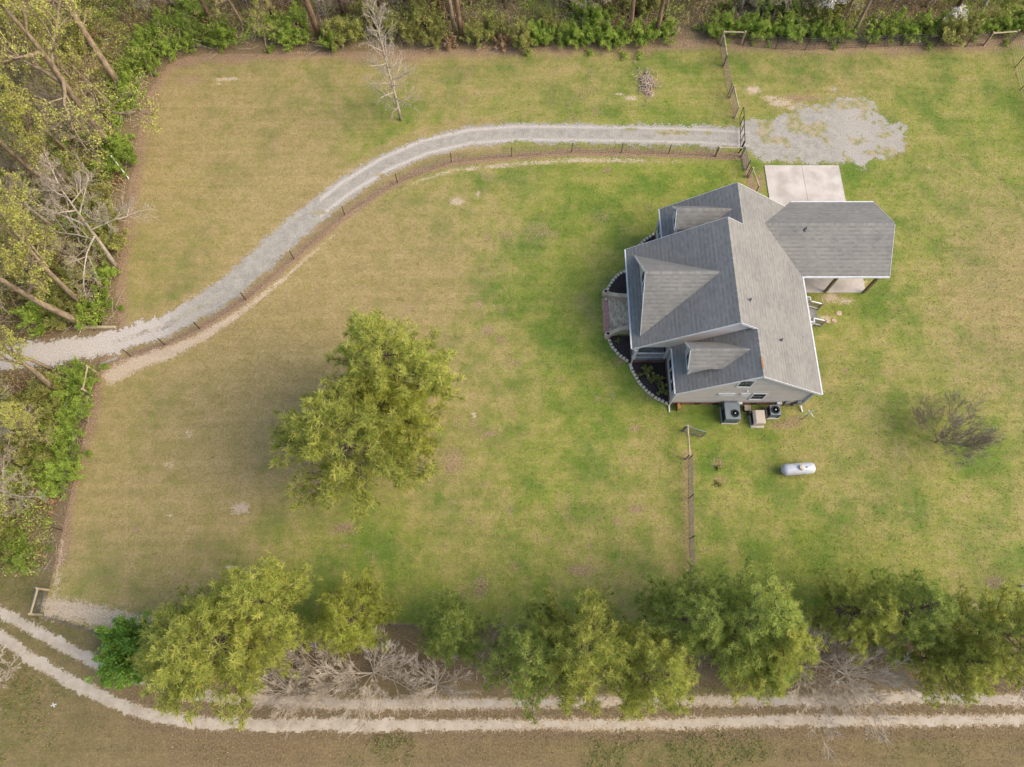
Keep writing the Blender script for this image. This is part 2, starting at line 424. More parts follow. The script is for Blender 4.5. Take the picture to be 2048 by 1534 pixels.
def fields(x, y):
    """green, litter, sand masks (0..1) at ground points"""
    px, py = PX(x, y)
    lawn = inpoly(px, py, LAWN); verge = inpoly(px, py, VERGE) & ~lawn
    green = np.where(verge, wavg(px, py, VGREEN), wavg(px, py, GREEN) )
    green = np.where(~lawn & ~verge, .15 + .45 * vnoise(x * .5, y * .5), green)
    edge = LAWN[18:] + LAWN[:11]
    d, par = dline(px, py, edge)
    top = (py < 135) & (px > 280)
    wd = np.where(top, 40, np.where(px > 120, 34, 26)) * (.6 + .8 * vnoise(x * .45, y * .45))
    lit = np.clip(1.15 - d / wd, 0, 1) * np.where(py > 1140, .35, 1.0)
    lit = lit * .8
    lit = np.where(~lawn & ~verge, np.maximum(lit, .75), lit)
    sand = np.zeros_like(px)
    for ln, wl, off, ws, st in ((FENCE_S, 11, 15, 13, 1.0), (FENCE_H, 8, 0, 0, 0), (FENCE_N, 10, 0, 0, 0), (FENCE_HN, 9, 0, 0, 0), (FENCE_W, 10, 0, 0, 0), (FENCE_B, 8, 0, 0, 0)):
        d, par = dline(px, py, ln)
        lit = np.maximum(lit, np.clip(1.3 - d / wl, 0, 1) * (.9 if ln in (FENCE_S, FENCE_HN, FENCE_H) else .62))
        if ws:
            wide = np.interp(par, [0, .1, .2, .3, .45, .6, .8, 1], [30, 26, 16, 10, 6, 9, 11, 6])
            d2, _ = dline(px - off * .45, py - off, ln)
            pat = np.interp(par, [0, .2, .35, .5, .6, .8, .9, 1], [1, .95, .75, .45, .75, .8, .6, .2])
            sand = np.maximum(sand, np.clip(1.2 - d2 / wide, 0, 1) * pat * .82)
    brown = np.clip(1.2 - dline(px, py - 0, [(330,668),(420,622),(500,565),(560,520),(640,450),(740,372),(850,318),(950,300),(1100,293),(1300,294),(1440,300)])[0] / 14, 0, 1)
    lit = np.maximum(lit, .5 * brown)
    dd, _ = dline(px, py, [(95,1215),(150,1222),(230,1240),(330,1246)])
    sand = np.maximum(sand, .78 * np.clip(1.3 - dd / np.interp(px, [95, 160, 240, 330], [34, 38, 30, 18]), 0, 1))
    dd, _ = dline(px, py, [(126,1080),(118,1140),(112,1190)]); sand = np.maximum(sand, .55 * np.clip(1.2 - dd / 18, 0, 1))
    for sx, sy, rx, ry, k in SPOTS:
        v = np.clip(1.25 - np.hypot((px - sx) / rx, (py - sy) / ry) * .8, 0, 1) * .74
        if k == 0: sand = np.maximum(sand, v)
        else: lit = np.maximum(lit, v * .85)
    dead = sstep(.60, .74, fbm(x * .55 + 31, y * .55 + 11, 4)) * np.interp(px, [0, 850, 950, 1250, 2048], [.25, .3, .52, .42, .38])
    lit = np.maximum(lit, dead)
    # verge: brown under the tree row and beside the ruts
    row = np.clip(1.2 - np.abs(py - 1325) / 75, 0, 1) * (px > 380)
    lit = np.where(verge, np.maximum(lit, np.maximum(.80 - .75*green - .22*(px < 330), row * .95)), lit)
    green = np.where(verge, green*.75, green)
    da, pa = dline(px, py, RUT_A); db, pb = dline(px, py, RUT_B)
    sand = np.maximum(sand, np.where(verge, .75 * np.clip(1.2 - np.minimum(da, db) / 24, 0, 1), 0))
    lit = np.where(verge, np.maximum(lit, .7 * np.clip(1.3 - np.abs(db - 22) / 26, 0, 1) * (px > 250)), lit)
    fol = np.clip(1.15 - dline(px, py, DRIVE)[0] / 40, 0, 1)
    green = np.where((fol > .2) & (px < 1000) & (px > 230), green * .6, green)
    green = np.where(sand > .3, green * .9, green)
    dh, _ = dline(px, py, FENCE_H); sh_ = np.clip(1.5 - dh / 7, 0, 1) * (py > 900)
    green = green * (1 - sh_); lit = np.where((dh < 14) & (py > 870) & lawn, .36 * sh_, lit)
    return green, lit, sand, verge

def ground_mat(nm, l1, l2, l3, s1=lin(171,151,105), s2=lin(156,140,90), s3=lin(162,138,99), g1=lin(150,152,68), g2=lin(130,141,60), g3=lin(104,126,52)):
    t = NT(nm, .95, .05)
    g, l, s = t.attr('green'), t.attr('litter'), t.attr('sand')
    nA, nB, nC, nD = t.noise(.26, 9, .66), t.noise(.85, 8, .68), t.noise(3.2, 6, .72), t.noise(9.5, 4, .8)
    straw = t.mix(t.ss(nB, .3, .7), s1, s2)
    straw = t.mix(t.ss(nA, .45, .75), straw, s3)
    yg = t.mix(t.ss(nB, .35, .65), g1, g2)
    grn = t.mix(t.ss(nA, .40, .65), yg, g3)
    a = t.math('ADD', t.math('MULTIPLY_ADD', nA, 1.0, -.5), t.math('MULTIPLY_ADD', nB, .9, -.45))
    a = t.math('ADD', a, t.math('MULTIPLY_ADD', nC, .8, -.4))
    a = t.math('ADD', a, t.math('MULTIPLY_ADD', nD, .5, -.25))
    col = t.mix(t.ss(t.math('ADD', g, a), .16, 1.0), straw, grn)
    b = t.math('ADD', t.math('MULTIPLY_ADD', nB, .7, -.35), t.math('MULTIPLY_ADD', nC, 1.0, -.5))
    b = t.math('ADD', b, t.math('MULTIPLY_ADD', nD, .7, -.35))
    lcol = t.mix(t.ss(nD, .38, .62), l1, l2)
    lcol = t.mix(t.ss(nC, .5, .75), lcol, l3)
    col = t.mix(t.ss(t.math('ADD', l, b), .36, .74, 0, .92), col, lcol)
    scol = t.mix(t.ss(nC, .35, .7), lin(206,188,162), lin(184,162,136))
    col = t.mix(t.ss(t.math('ADD', s, b), .42, .74, 0, .95), col, scol)
    e2 = t.math('ADD', t.math('MULTIPLY_ADD', nC, .7, -.35), t.math('MULTIPLY_ADD', nD, .9, -.45))
    st = t.math('ADD', t.attr('stone'), e2)
    gcol = t.mix(t.ss(nB, .35, .7), lin(178,171,157), lin(158,152,141))
    col = t.mix(t.ss(st, .44, .66, 0, .95), col, gcol)
    rt = t.math('ADD', t.attr('rut'), t.math('ADD', e2, t.math('MULTIPLY_ADD', nB, .9, -.45)))
    rcol = t.mix(t.ss(nC, .35, .7), lin(200,187,166), lin(178,163,141))
    col = t.mix(t.ss(rt, .42, .72, 0, .95), col, rcol)
    mp = t.n('ShaderNodeMapping'); mp.inputs['Scale'].default_value = (.10, 2.1, 1); mp.inputs['Rotation'].default_value = (0, 0, .05)
    t.l(t.pos(), mp.inputs[0])
    mow = t.noise(1.0, 2, .5, mp.outputs[0])
    col = t.scale(col, t.ss(mow, .36, .64, .96, 1.04))
    fine = t.math('MULTIPLY', t.ss(nD, .22, .78, .62, 1.38), t.ss(nC, .25, .75, .84, 1.16))
    col = t.scale(col, fine)
    h = t.math('ADD', nD, t.math('MULTIPLY', nC, .8))
    return t.out(col, h, .55, .06)
M['ground'] = ground_mat('grass_ground', lin(140,114,92), lin(172,144,116), lin(118,98,82))
M['humus'] = ground_mat('woodland_floor', lin(122,106,80), lin(152,130,100), lin(98,90,66), lin(140,122,88), lin(124,112,80))
M['verge'] = ground_mat('dry_verge_ground', lin(116,100,76), lin(138,118,90), lin(96,84,66), lin(140,122,86), lin(126,112,78), lin(130,110,80), lin(108,114,56), lin(96,104,48), lin(84,100,44))
def gravel_mat():
    t = NT('grey_gravel', .95, .1)
    nA, nB, nC, nD = t.noise(.45, 4), t.noise(1.6, 5, .6), t.noise(4, 4, .65), t.noise(10, 4, .8)
    pale = t.attr('tint')
    col = t.mix(t.ss(nB, .35, .7), lin(178,171,157), lin(158,152,141))
    col = t.mix(t.ss(t.math('ADD', pale, t.math('MULTIPLY_ADD', nB, .6, -.3)), .35, .8), col, lin(200,190,178))
    k = t.attr('weed')
    w = t.math('ADD', k, t.math('ADD', t.math('MULTIPLY_ADD', nC, 1.1, -.55), t.math('MULTIPLY_ADD', nD, .7, -.35)))
    wc = t.mix(t.ss(nB, .4, .6), lin(176,158,120), lin(140,140,78))
    col = t.mix(t.ss(w, .45, .72, 0, .85), col, wc)
    col = t.scale(col, t.ss(nD, .22, .78, .62, 1.36))
    return t.out(col, nD, .7, .05)
M['gravel'] = gravel_mat()
def sand_mat():
    t = NT('pale_sand_track', .95, .05)
    nB, nC, nD = t.noise(1.2, 5, .6), t.noise(5, 4, .65), t.noise(20, 3, .75)
    col = t.mix(t.ss(nB, .35, .7), lin(200,187,166), lin(180,166,144))
    col = t.mix(t.ss(t.math('ADD', nC, t.math('MULTIPLY_ADD', nD, .5, -.25)), .60, .78, 0, .6), col, lin(160,136,114))
    col = t.scale(col, t.ss(nD, .25, .75, .86, 1.12))
    return t.out(col, nD, .5, .04)
M['sand'] = sand_mat()

def ragged(name, mat, fn, bounds, step, z, thr=.5, thick=0.0):
    """sheet cut out of a fine grid where fn > thr: gravel and sand with crumbled real edges"""
    (x0, x1), (y0, y1) = bounds
    X, Y = np.meshgrid(np.arange(x0, x1, step), np.arange(y0, y1, step))
    sh = X.shape; rs = np.random.RandomState(3)
    X = X + rs.uniform(-.35, .35, sh) * step; Y = Y + rs.uniform(-.35, .35, sh) * step
    f, extra = fn(X.ravel(), Y.ravel())
    f = f + (rs.rand(len(f)) - .5) * .75
    idx = np.arange(X.size).reshape(sh)
    q = np.stack([idx[:-1, :-1], idx[:-1, 1:], idx[1:, 1:], idx[1:, :-1]], -1).reshape(-1, 4)
    q = q[f[q].mean(1) > thr]
    used, inv_ = np.unique(q, return_inverse=True)
    V = np.stack([X.ravel()[used], Y.ravel()[used], np.full(len(used), z)], 1)
    return mk(name, V, inv_.reshape(-1, 4), mat, kind='structure', attrs={k: v[used] for k, v in extra.items()})
def f_drive(x, y, soft=False):
    px, py = PX(x, y)
    d, par = dline(px, py, DRIVE)
    hw = np.interp(px, [-300, 0, 100, 220, 330, 480, 620, 800, 1000, 1200, 1480, 1560], [27, 30, 32, 30, 27, 31, 29, 25, 24, 24, 26, 30])
    e = 1.0 - d / hw
    a = inpoly(px, py, APRON); da, _ = dline(px, py, APRON + APRON[:1])
    ea = np.where(a, da, -da) / 26
    e = np.maximum(e, ea)
    n = fbm(x * .9, y * .9, 4) - .5; n2 = fbm(x * 3.1, y * 3.1, 3) - .5
    rough = np.where((px > 1560) & ((py < 262) | (px > 1710)), 2.2, .45)
    f = .5 + e + n * rough * 1.0 + n2 * rough * .7
    mid = np.where((px > 225) & (px < 640), np.clip(1.1 - np.abs(d - 2) / 8, 0, 1), 0) * np.where(px < 440, .8, .5)
    if soft: return f
    f = f - mid * np.clip(n * 3 + n2 * 2 + .25, 0, 1) * 1.6
    tr_ = np.where((px > 640) & (px < 1500), np.clip(1 - np.abs(d - 13) / 7, 0, 1) * .5 - np.clip(1 - d / 7, 0, 1) * .4, 0)
    pale = tr_ + np.interp(px, [0, 260, 420, 1500, 1620, 1700, 1780], [1, .85, .35, .15, .2, .5, .4])
    weed = np.clip(1.2 - np.hypot((px - 1345) / 75, (py - 265) / 10), 0, 1) * .8
    for wx, wy, rx, ry in ((1415, 266, 18, 8), (755, 348, 18, 8), (640, 425, 30, 10), (1600, 215, 34, 14), (1590, 250, 22, 10), (1770, 270, 34, 16), (1745, 305, 40, 12), (1260, 258, 30, 6)):
        weed = np.maximum(weed, np.clip(1.15 - np.hypot((px - wx) / rx, (py - wy) / ry), 0, 1) * .8)
    weed = np.maximum(weed, mid * .65)
    weed = np.maximum(weed, np.where((px >= 640) & (px < 1480), .30 * np.clip(1.2 - d / 7, 0, 1) + .25 * np.clip(1.1 - (hw - d) / 8, 0, 1), 0))
    weed = np.maximum(weed, np.where((px > 1500), .70 * sstep(.46, .66, fbm(x * .8 + 5, y * .8, 4)) + .25 * np.clip(1 - e * 1.6, 0, 1), 0))
    return f, dict(tint=pale, weed=weed)
def f_track(x, y, soft=False):
    px, py = PX(x, y)
    da, pa = dline(px, py, RUT_A); db, pb = dline(px, py, RUT_B)
    n = fbm(x * .7 + 40, y * 1.6, 4) - .5; n2 = fbm(x * 2.2, y * 4.2, 3) - .5
    gap = np.interp(px, [0, 300, 420, 480, 560, 700, 760, 980, 1040, 1250, 1400, 1600, 1760, 2048], [0, 0, .15, .5, .35, .1, .0, .05, .42, .5, .32, .30, .05, .05])
    gapb = np.interp(px, [0, 900, 1000, 1050, 1300, 1340, 1600, 1680, 1800, 2048], [0, 0, .05, .38, .34, .02, .05, .32, .12, .12])
    ha = np.interp(px, [0, 200, 400, 700, 1000, 1400, 1800, 2048], [15, 15, 12, 12, 9, 8, 13, 14])
    hb = np.interp(px, [0, 200, 500, 800, 1100, 1400, 1800, 2048], [17, 17, 17, 14, 11, 12, 12, 14])
    fa = .5 + (1 - da / ha) - gap + (n * 1.9 + n2 * 1.9) * (.6 + gap * 1.6)
    fb = .5 + (1 - db / hb) - gapb + (n * 1.9 + n2 * 1.9) * (.6 + gapb * 1.6)
    if soft: return .5 + np.maximum((1 - da / ha) - gap, (1 - db / hb) - gapb)
    return np.maximum(fa, fb), dict(tint=np.full(x.shape, .5))
# far sheet to the horizon, then the surveyed sheets
far = MB(); S = 1500
far.poly([(-S,-S,-.06),(S,-S,-.06),(S,S,-.06),(-S,S,-.06)])
o = far.build('ground', M['ground'], kind='structure', attrs=dict(green=np.full(4,.35), litter=np.full(4,.5), sand=np.zeros(4), stone=np.full(4,-2.0), rut=np.full(4,-2.0)))
GX, GY, ST_ = np.arange(-66, 66.01, .28), np.arange(-24, 82.01, .28), .28
gx, gy = np.meshgrid(GX, GY)
fx, fy = gx.ravel(), gy.ravel()
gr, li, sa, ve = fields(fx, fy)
nx, ny = len(GX), len(GY)
ii = np.arange(nx * ny).reshape(ny, nx)
quads = np.stack([ii[:-1, :-1], ii[:-1, 1:], ii[1:, 1:], ii[1:, :-1]], -1).reshape(-1, 4)
cx, cy = fx[quads].mean(1), fy[quads].mean(1)
cpx, cpy = PX(cx, cy)
inl = inpoly(cpx, cpy, LAWN); inv = inpoly(cpx, cpy, VERGE) & ~inl
stone_f = np.clip(f_drive(fx, fy, True) * .70, -2, 1.2); rut_f = np.clip(f_track(fx, fy, True) * .62, -2, 1.2)
zz = .05 * (fbm(fx * .35, fy * .35, 3) - .5) * 0
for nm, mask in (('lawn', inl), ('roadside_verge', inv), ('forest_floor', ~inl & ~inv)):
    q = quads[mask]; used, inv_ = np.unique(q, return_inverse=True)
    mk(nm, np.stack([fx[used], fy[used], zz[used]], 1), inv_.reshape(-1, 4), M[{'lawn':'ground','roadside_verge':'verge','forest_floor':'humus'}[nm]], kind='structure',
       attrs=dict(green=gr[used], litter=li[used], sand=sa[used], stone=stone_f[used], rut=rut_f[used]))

ragged('gravel_driveway', M['gravel'], f_drive, ((-60, 37), (14, 52)), .075, .006, .74)
ragged('dirt_track', M['sand'], f_track, ((-48, 44), (-7, 14)), .085, .006, .86)
# mulch-free dark leaf water in the ditch by the drive
gr_ditch = GA([(196,560),(205,585),(210,620),(202,655),(186,662),(190,630),(186,590)])
t = NT('dark_ditch_water', .12, .5); M['water'] = t.out(lin(46, 44, 44))
mk('ditch_water', [(x, y, .008) for x, y in gr_ditch], [tuple(range(7))], M['water'], kind='structure')

# ------------------------------------------------------------------ house
HX, HY = 15.9, 23.78
PIT = .658
YS, YN, XW, XE = 16.70, 30.86, 11.2, 20.57       # main wall lines
ER = 6.25                                         # main ridge
house = thing('house', 'grey shingled house with beige siding, dormers and a deep front gable', 'house', (HX, HY, 0))
def clip2(poly, a, b, c):
    """keep a*x+b*y+c >= 0"""
    out = []
    n = len(poly)
    for i in range(n):
        p, q = poly[i], poly[(i+1) % n]
        dp, dq = a*p[0]+b*p[1]+c, a*q[0]+b*q[1]+c
        if dp >= 0: out.append(p)
        if dp * dq < 0:
            t = dp / (dp - dq); out.append((p[0]+t*(q[0]-p[0]), p[1]+t*(q[1]-p[1])))
    return out
def courses(mb, poly, expo, tab, lift, rng, gap=0.0, rowvar=.25, tabvar=.5, stagger=True, low=.003, m=0, rowalt=0.0):
    """rows of overlapping pieces on a convex planar polygon: shingles, lap siding, brickwork, boards.
    The piece's lower edge stands `lift` proud of the surface, with a front face of its own."""
    P = [Vector(p) for p in poly]
    nrm = (P[1]-P[0]).cross(P[2]-P[0]).normalized()
    up = Vector((0,0,1))
    if abs(nrm.z) > .999: s = Vector((0,1,0))
    else: s = (up - nrm * up.dot(nrm)).normalized()
    e = s.cross(nrm).normalized()
    o = P[0]
    Q = [((p-o).dot(e), (p-o).dot(s)) for p in P]
    area = sum(Q[i][0]*Q[(i+1)%len(Q)][1]-Q[(i+1)%len(Q)][0]*Q[i][1] for i in range(len(Q)))
    if area < 0: Q = Q[::-1]
    x0, x1 = min(q[0] for q in Q), max(q[0] for q in Q)
    y0, y1 = min(q[1] for q in Q), max(q[1] for q in Q)
    y = y0; r = 0
    while y < y1 - 1e-4:
        row = clip2(clip2(Q, 0, 1, -y), 0, -1, min(y+expo, y1))
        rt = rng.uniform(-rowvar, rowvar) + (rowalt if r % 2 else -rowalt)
        x = x0 - (rng.random()*tab if stagger else 0) 
        while x < x1 and len(row) >= 3:
            w = tab * (rng.uniform(.75, 1.25) if stagger else 1)
            pc = clip2(clip2(row, 1, 0, -(x+gap)), -1, 0, x+w)
            x += w
            if len(pc) < 3: continue
            h = lambda yy: lift + (low-lift)*min(1, max(0, (yy-y)/expo))
            top = [o + e*px_ + s*py_ + nrm*h(py_) for px_, py_ in pc]
            tn = min(1, max(0, .5 + rt + rng.uniform(-tabvar, tabvar)))
            mb.add([tuple(v) for v in top], [tuple(range(len(top)))], tn, m)
            bot = [p for p in pc if abs(p[1]-y) < 1e-3]
            if len(bot) >= 2:
                a, b = min(bot), max(bot)
                q = [o+e*a[0]+s*a[1], o+e*b[0]+s*b[1]]
                mb.add([tuple(q[0]), tuple(q[1]), tuple(q[1]+nrm*lift), tuple(q[0]+nrm*lift)], [(0,1,2,3)], tn*.8, m)  # front face toned down: butt shadow line put into the tint
        y += expo; r += 1
rg = random.Random(11)
def slope(deck, sh, poly, th=.10):
    """roof slab under the shingles, outward side up"""
    P = [Vector(p) for p in poly]
    nrm = (P[1]-P[0]).cross(P[2]-P[0]).normalized()
    if nrm.z < 0: P = P[::-1]; nrm = -nrm
    deck.ext([tuple(p - nrm*th) for p in P], nrm*th)
    courses(sh, [tuple(p) for p in P], .142, .30, .014, rg, rowvar=.05, tabvar=.17, rowalt=.09)  # alternating row tone stands in for shadow lines between courses
def ridge_caps(sh, p, q, w=.15):
    p, q = Vector(p), Vector(q); d = (q-p); n = max(1, int(d.length/.16)); d.normalize()
    sd_ = d.cross(Vector((0,0,1))).normalized()
    for i in range(n):
        a = p + d*(i*.16); b = p + d*(i*.16+.17); tn = rg.uniform(.45, .95)
        for s in (-1, 1):
            k = s*w
            sh.add([tuple(a+Vector((0,0,.035))), tuple(b+Vector((0,0,.025))), tuple(b+sd_*k+Vector((0,0,-.085))), tuple(a+sd_*k+Vector((0,0,-.075)))],
                   [(0,1,2,3) if s > 0 else (3,2,1,0)], tn)
zW = lambda x: ER - PIT*abs(x-15.9)
EW, EE, Y0, Y1 = 11.05, 20.92, 16.42, 31.12       # main roof edges
CY0, CY1, CXW = 19.77, 27.68, 8.33                # front gable block roof edges
CR = (14.59, 7.12); zC = lambda x: CR[1] - PIT*(CR[0]-x)

# ---- main roof
dk, sh = MB(), MB()
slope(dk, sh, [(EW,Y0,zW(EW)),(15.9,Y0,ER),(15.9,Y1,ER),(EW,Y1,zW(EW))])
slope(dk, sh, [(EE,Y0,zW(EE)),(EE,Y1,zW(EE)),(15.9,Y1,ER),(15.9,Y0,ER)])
ridge_caps(sh, (15.9,Y0,ER), (15.9,CY0,ER)); ridge_caps(sh, (15.9,CY1,ER), (15.9,Y1,ER))
roof = dk.build('main_roof', M['white'], house)
sh.build('shingles', M['shingle'], roof, kind='stuff')
fa = MB()
for y in (Y0, Y1):
    s = -1 if y == Y0 else 1
    for xa, xb in ((EW, 15.9), (15.9, EE)):
        fa.beam((xa, y+s*.012, zW(xa)-.085), (xb, y+s*.012, zW(xb)-.085), .024, .19)
fa.each('rake_board', M['white'], roof)
gt = MB()
gt.beam((EE+.05, Y0, zW(EE)-.06), (EE+.05, 25.5, zW(EE)-.06), .11, .10)
gt.beam((EE+.05, 31.78, zW(EE)-.061), (EE+.05, Y1, zW(EE)-.061), .11, .10)
gt.each('gutter', M['white'], roof)
gt = MB()
gt.beam((EW-.045, Y0, zW(EW)-.06), (EW-.045, CY0, zW(EW)-.06), .10, .10); gt.beam((EW-.045, CY1, zW(EW)-.06), (EW-.045, Y1, zW(EW)-.06), .10, .10)
gt.each('gutter', M['white'], roof)
bb = MB(); bb.box((15.87, 16.95, ER+.02), (15.97, 17.75, ER+.06)); bb.build('bare_ridge_board', M['bareboard'], roof)

# ---- front block roof (ridge set forward and higher)
dk, sh = MB(), MB()
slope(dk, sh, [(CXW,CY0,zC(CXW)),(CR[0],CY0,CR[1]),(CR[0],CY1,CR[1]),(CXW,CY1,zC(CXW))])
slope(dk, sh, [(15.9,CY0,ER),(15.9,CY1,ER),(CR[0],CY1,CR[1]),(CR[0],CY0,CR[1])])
ridge_caps(sh, (CR[0],CY0,CR[1]), (CR[0],CY1,CR[1]))
roof2 = dk.build('porch_roof', M['white'], house)
sh.build('shingles', M['shingle'], roof2, kind='stuff')
fa = MB()
for y in (CY0, CY1):
    s = -1 if y == CY0 else 1
    fa.beam((CXW, y+s*.012, zC(CXW)-.085), (CR[0], y+s*.012, CR[1]-.085), .024, .18)
    fa.beam((CR[0], y+s*.012, CR[1]-.085), (15.9, y+s*.012, ER-.085), .024, .18)
fa.each('rake_board', M['white'], roof2)
gt = MB(); gt.beam((CXW-.05, CY0, zC(CXW)-.06), (CXW-.05, CY1, zC(CXW)-.06), .11, .11); gt.each('gutter', M['white'], roof2)

# ---- big front gable dormer
DY, DH = 23.73, 6.63
dx0 = 8.86; dzb = lambda x: zC(x)
xb = CR[0] - (CR[1]-DH)/PIT
dk, sh = MB(), MB()
yb0, yb1 = 20.55, 26.90
zb = dzb(8.92) + .02
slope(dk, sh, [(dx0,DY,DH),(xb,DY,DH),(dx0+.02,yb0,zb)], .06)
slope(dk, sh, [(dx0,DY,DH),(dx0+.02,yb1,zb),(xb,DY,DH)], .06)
ridge_caps(sh, (dx0,DY,DH), (xb-.1,DY,DH))
gd = dk.build('gable_dormer', M['white'], house)
sh.build('shingles', M['shingle'], gd, kind='stuff')
fa = MB()
fa.beam((dx0-.012,DY,DH-.07),(dx0-.012,yb0+.05,zb-.0),.024,.16); fa.beam((dx0-.012,DY,DH-.07),(dx0-.012,yb1-.05,zb),.024,.16)
fa.each('rake_board', M['white'], gd)
wl = MB(); gx_ = 9.14
sl_ = (DH-zb)/(DY-yb0)
gp = [(gx_,yb0+.28,dzb(gx_)-.03),(gx_,DY,DH-.14),(gx_,yb1-.28,dzb(gx_)-.03)]
wl.ext(gp[::-1], (.1,0,0)); courses(wl, [gp[0],gp[2],gp[1]][::-1] if False else [gp[2],gp[0],gp[1]], .15, 30, .012, rg, rowvar=.05, tabvar=.03, stagger=False)
wl.build('gable_wall', M['siding'], gd)

# ---- two small dormers
def small_dormer(yc):
    xf, hw, ez, az = 11.55, .97, 4.86, 5.95
    xr = EW + (az-zW(EW))/PIT; xe = EW + (ez-zW(EW))/PIT
    dk, sh = MB(), MB()
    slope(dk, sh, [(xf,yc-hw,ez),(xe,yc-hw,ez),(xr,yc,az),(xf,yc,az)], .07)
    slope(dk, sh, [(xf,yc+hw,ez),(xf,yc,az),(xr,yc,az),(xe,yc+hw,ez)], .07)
    ridge_caps(sh, (xf,yc,az), (xr-.1,yc,az), .12)
    d = dk.build('dormer', M['white'], house)
    sh.build('shingles', M['shingle'], d, kind='stuff')
    fa = MB()
    for s in (-1, 1):
        fa.beam((xf-.012,yc,az-.07),(xf-.012,yc+s*hw,ez-.07),.024,.15)
        fa.box((xf+.02,yc+s*(hw-.22)-.10,ez-.13),(xf+.26,yc+s*(hw-.22)+.10,ez-.105))
    fa.each('rake_board', M['white'], d)
    wl = MB(); ww = .78; xw = 11.8
    zb_ = zW(xw)-.04; zt = ez + (hw-ww)*(az-ez)/hw - .09
    pf = [(xw,yc+ww,zb_),(xw,yc-ww,zb_),(xw,yc-ww,zt),(xw,yc,az-.12),(xw,yc+ww,zt)]
    wl.ext(pf[::-1], (.08,0,0))
    courses(wl, pf, .15, 30, .012, rg, rowvar=.05, tabvar=.03, stagger=False)
    for s in (-1, 1):
        y = yc+s*ww
        tri = [(xw+.0,y,zb_),(xe+.1,y,zt-.0),(xw+.0,y,zt)]
        if s > 0: tri = [tri[0],tri[2],tri[1]]
        wl.ext(tri[::-1], (0,-s*.08,0))
        courses(wl, tri, .15, 30, .012, rg, rowvar=.05, tabvar=.03, stagger=False)
    wl.build('dormer_wall', M['siding'], d)
    cb = MB()
    for s in (-1, 1): cb.box((xw-.03,yc+s*(ww-.0)-.06,zb_+.02),(xw+.11,yc+s*ww+.06+.0,zt-.02))
    cb.each('corner_board', M['white'], d)
    return xw, zb_, zt
DS = small_dormer(18.45); DN = small_dormer(29.15)

# ---- walls
FZ = .58
wl = MB()
zt = lambda x: zW(x) - .13
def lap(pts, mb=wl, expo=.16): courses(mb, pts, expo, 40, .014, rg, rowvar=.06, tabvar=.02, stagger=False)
south = [(XW,YS,FZ),(XE,YS,FZ),(XE,YS,zt(XE)),(15.9,YS,ER-.13),(XW,YS,zt(XW))]
wl.ext(south, (0,.14,0)); lap(south)
o = wl.build('south_wall', M['siding'], house)
wl = MB()
north = [(XE,YN,FZ),(XW,YN,FZ),(XW,YN,zt(XW)),(15.9,YN,ER-.13),(XE,YN,zt(XE))]
wl.ext(north, (0,-.14,0)); lap(north, wl); wl.build('north_wall', M['siding'], house)
wl = MB(); west = [(XW,YN-.14,FZ),(XW,YS+.14,FZ),(XW,YS+.14,zt(XW)-.02),(XW,YN-.14,zt(XW)-.02)]
wl.ext(west, (.14,0,0)); lap(west, wl); wl.build('west_wall', M['siding'], house)
wl = MB(); east = [(XE,YS+.14,FZ),(XE,YN-.14,FZ),(XE,YN-.14,zt(XE)-.02),(XE,YS+.14,zt(XE)-.02)]
wl.ext(east, (-.14,0,0)); lap(east, wl); wl.build('east_wall', M['siding'], house)
for y, s in ((CY0+.14, -1), (CY1-.14, 1)):
    wl = MB()
    pg = [(8.75,y,zC(8.75)-.34),(11.2,y,zW(11.2)-.2),(15.9,y,ER-.12),(CR[0],y,CR[1]-.12),(8.75,y,zC(8.75)-.12)]
    pa, pb = [pg[0],pg[1],pg[2],pg[3],pg[4]], None
    # two convex pieces
    p1 = [pg[0],pg[1],(11.2,y,zC(11.2)-.12),pg[4]]; p2 = [pg[1],pg[2],pg[3],(11.2,y,zC(11.2)-.12)]
    for p in (p1, p2):
        p = p if s < 0 else p[::-1]
        wl.ext(p[::1], (0,-s*.1,0)); courses(wl, p, .16, 40, .014, rg, rowvar=.06, tabvar=.02, stagger=False)
    wl.build('upper_gable_wall', M['siding'], house)
fb = MB()
for p in ([(XW,YS,0),(XE,YS,0),(XE,YS,FZ),(XW,YS,FZ)], [(XE,YS,0),(XE,YN,0),(XE,YN,FZ),(XE,YS,FZ)], [(XE,YN,0),(XW,YN,0),(XW,YN,FZ),(XE,YN,FZ)], [(XW,YN,0),(XW,YS,0),(XW,YS,FZ),(XW,YN,FZ)]):
    n_ = (Vector(p[1])-Vector(p[0])).cross(Vector(p[2])-Vector(p[0])).normalized()
    fb.ext([tuple(Vector(q)-n_*.02) for q in p], -n_*.15)
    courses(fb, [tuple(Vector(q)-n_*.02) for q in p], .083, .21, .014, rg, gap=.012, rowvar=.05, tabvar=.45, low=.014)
fb.build('brick_foundation', M['brick'], house, kind='stuff')
cbd = MB()
for x, y in ((XW,YS),(XE,YS),(XE,YN),(XW,YN)):
    cbd.box((x-.07,y-.07,FZ+.01),(x+.07,y+.07,zt(x)+.0))
cbd.each('corner_board', M['white'], house)
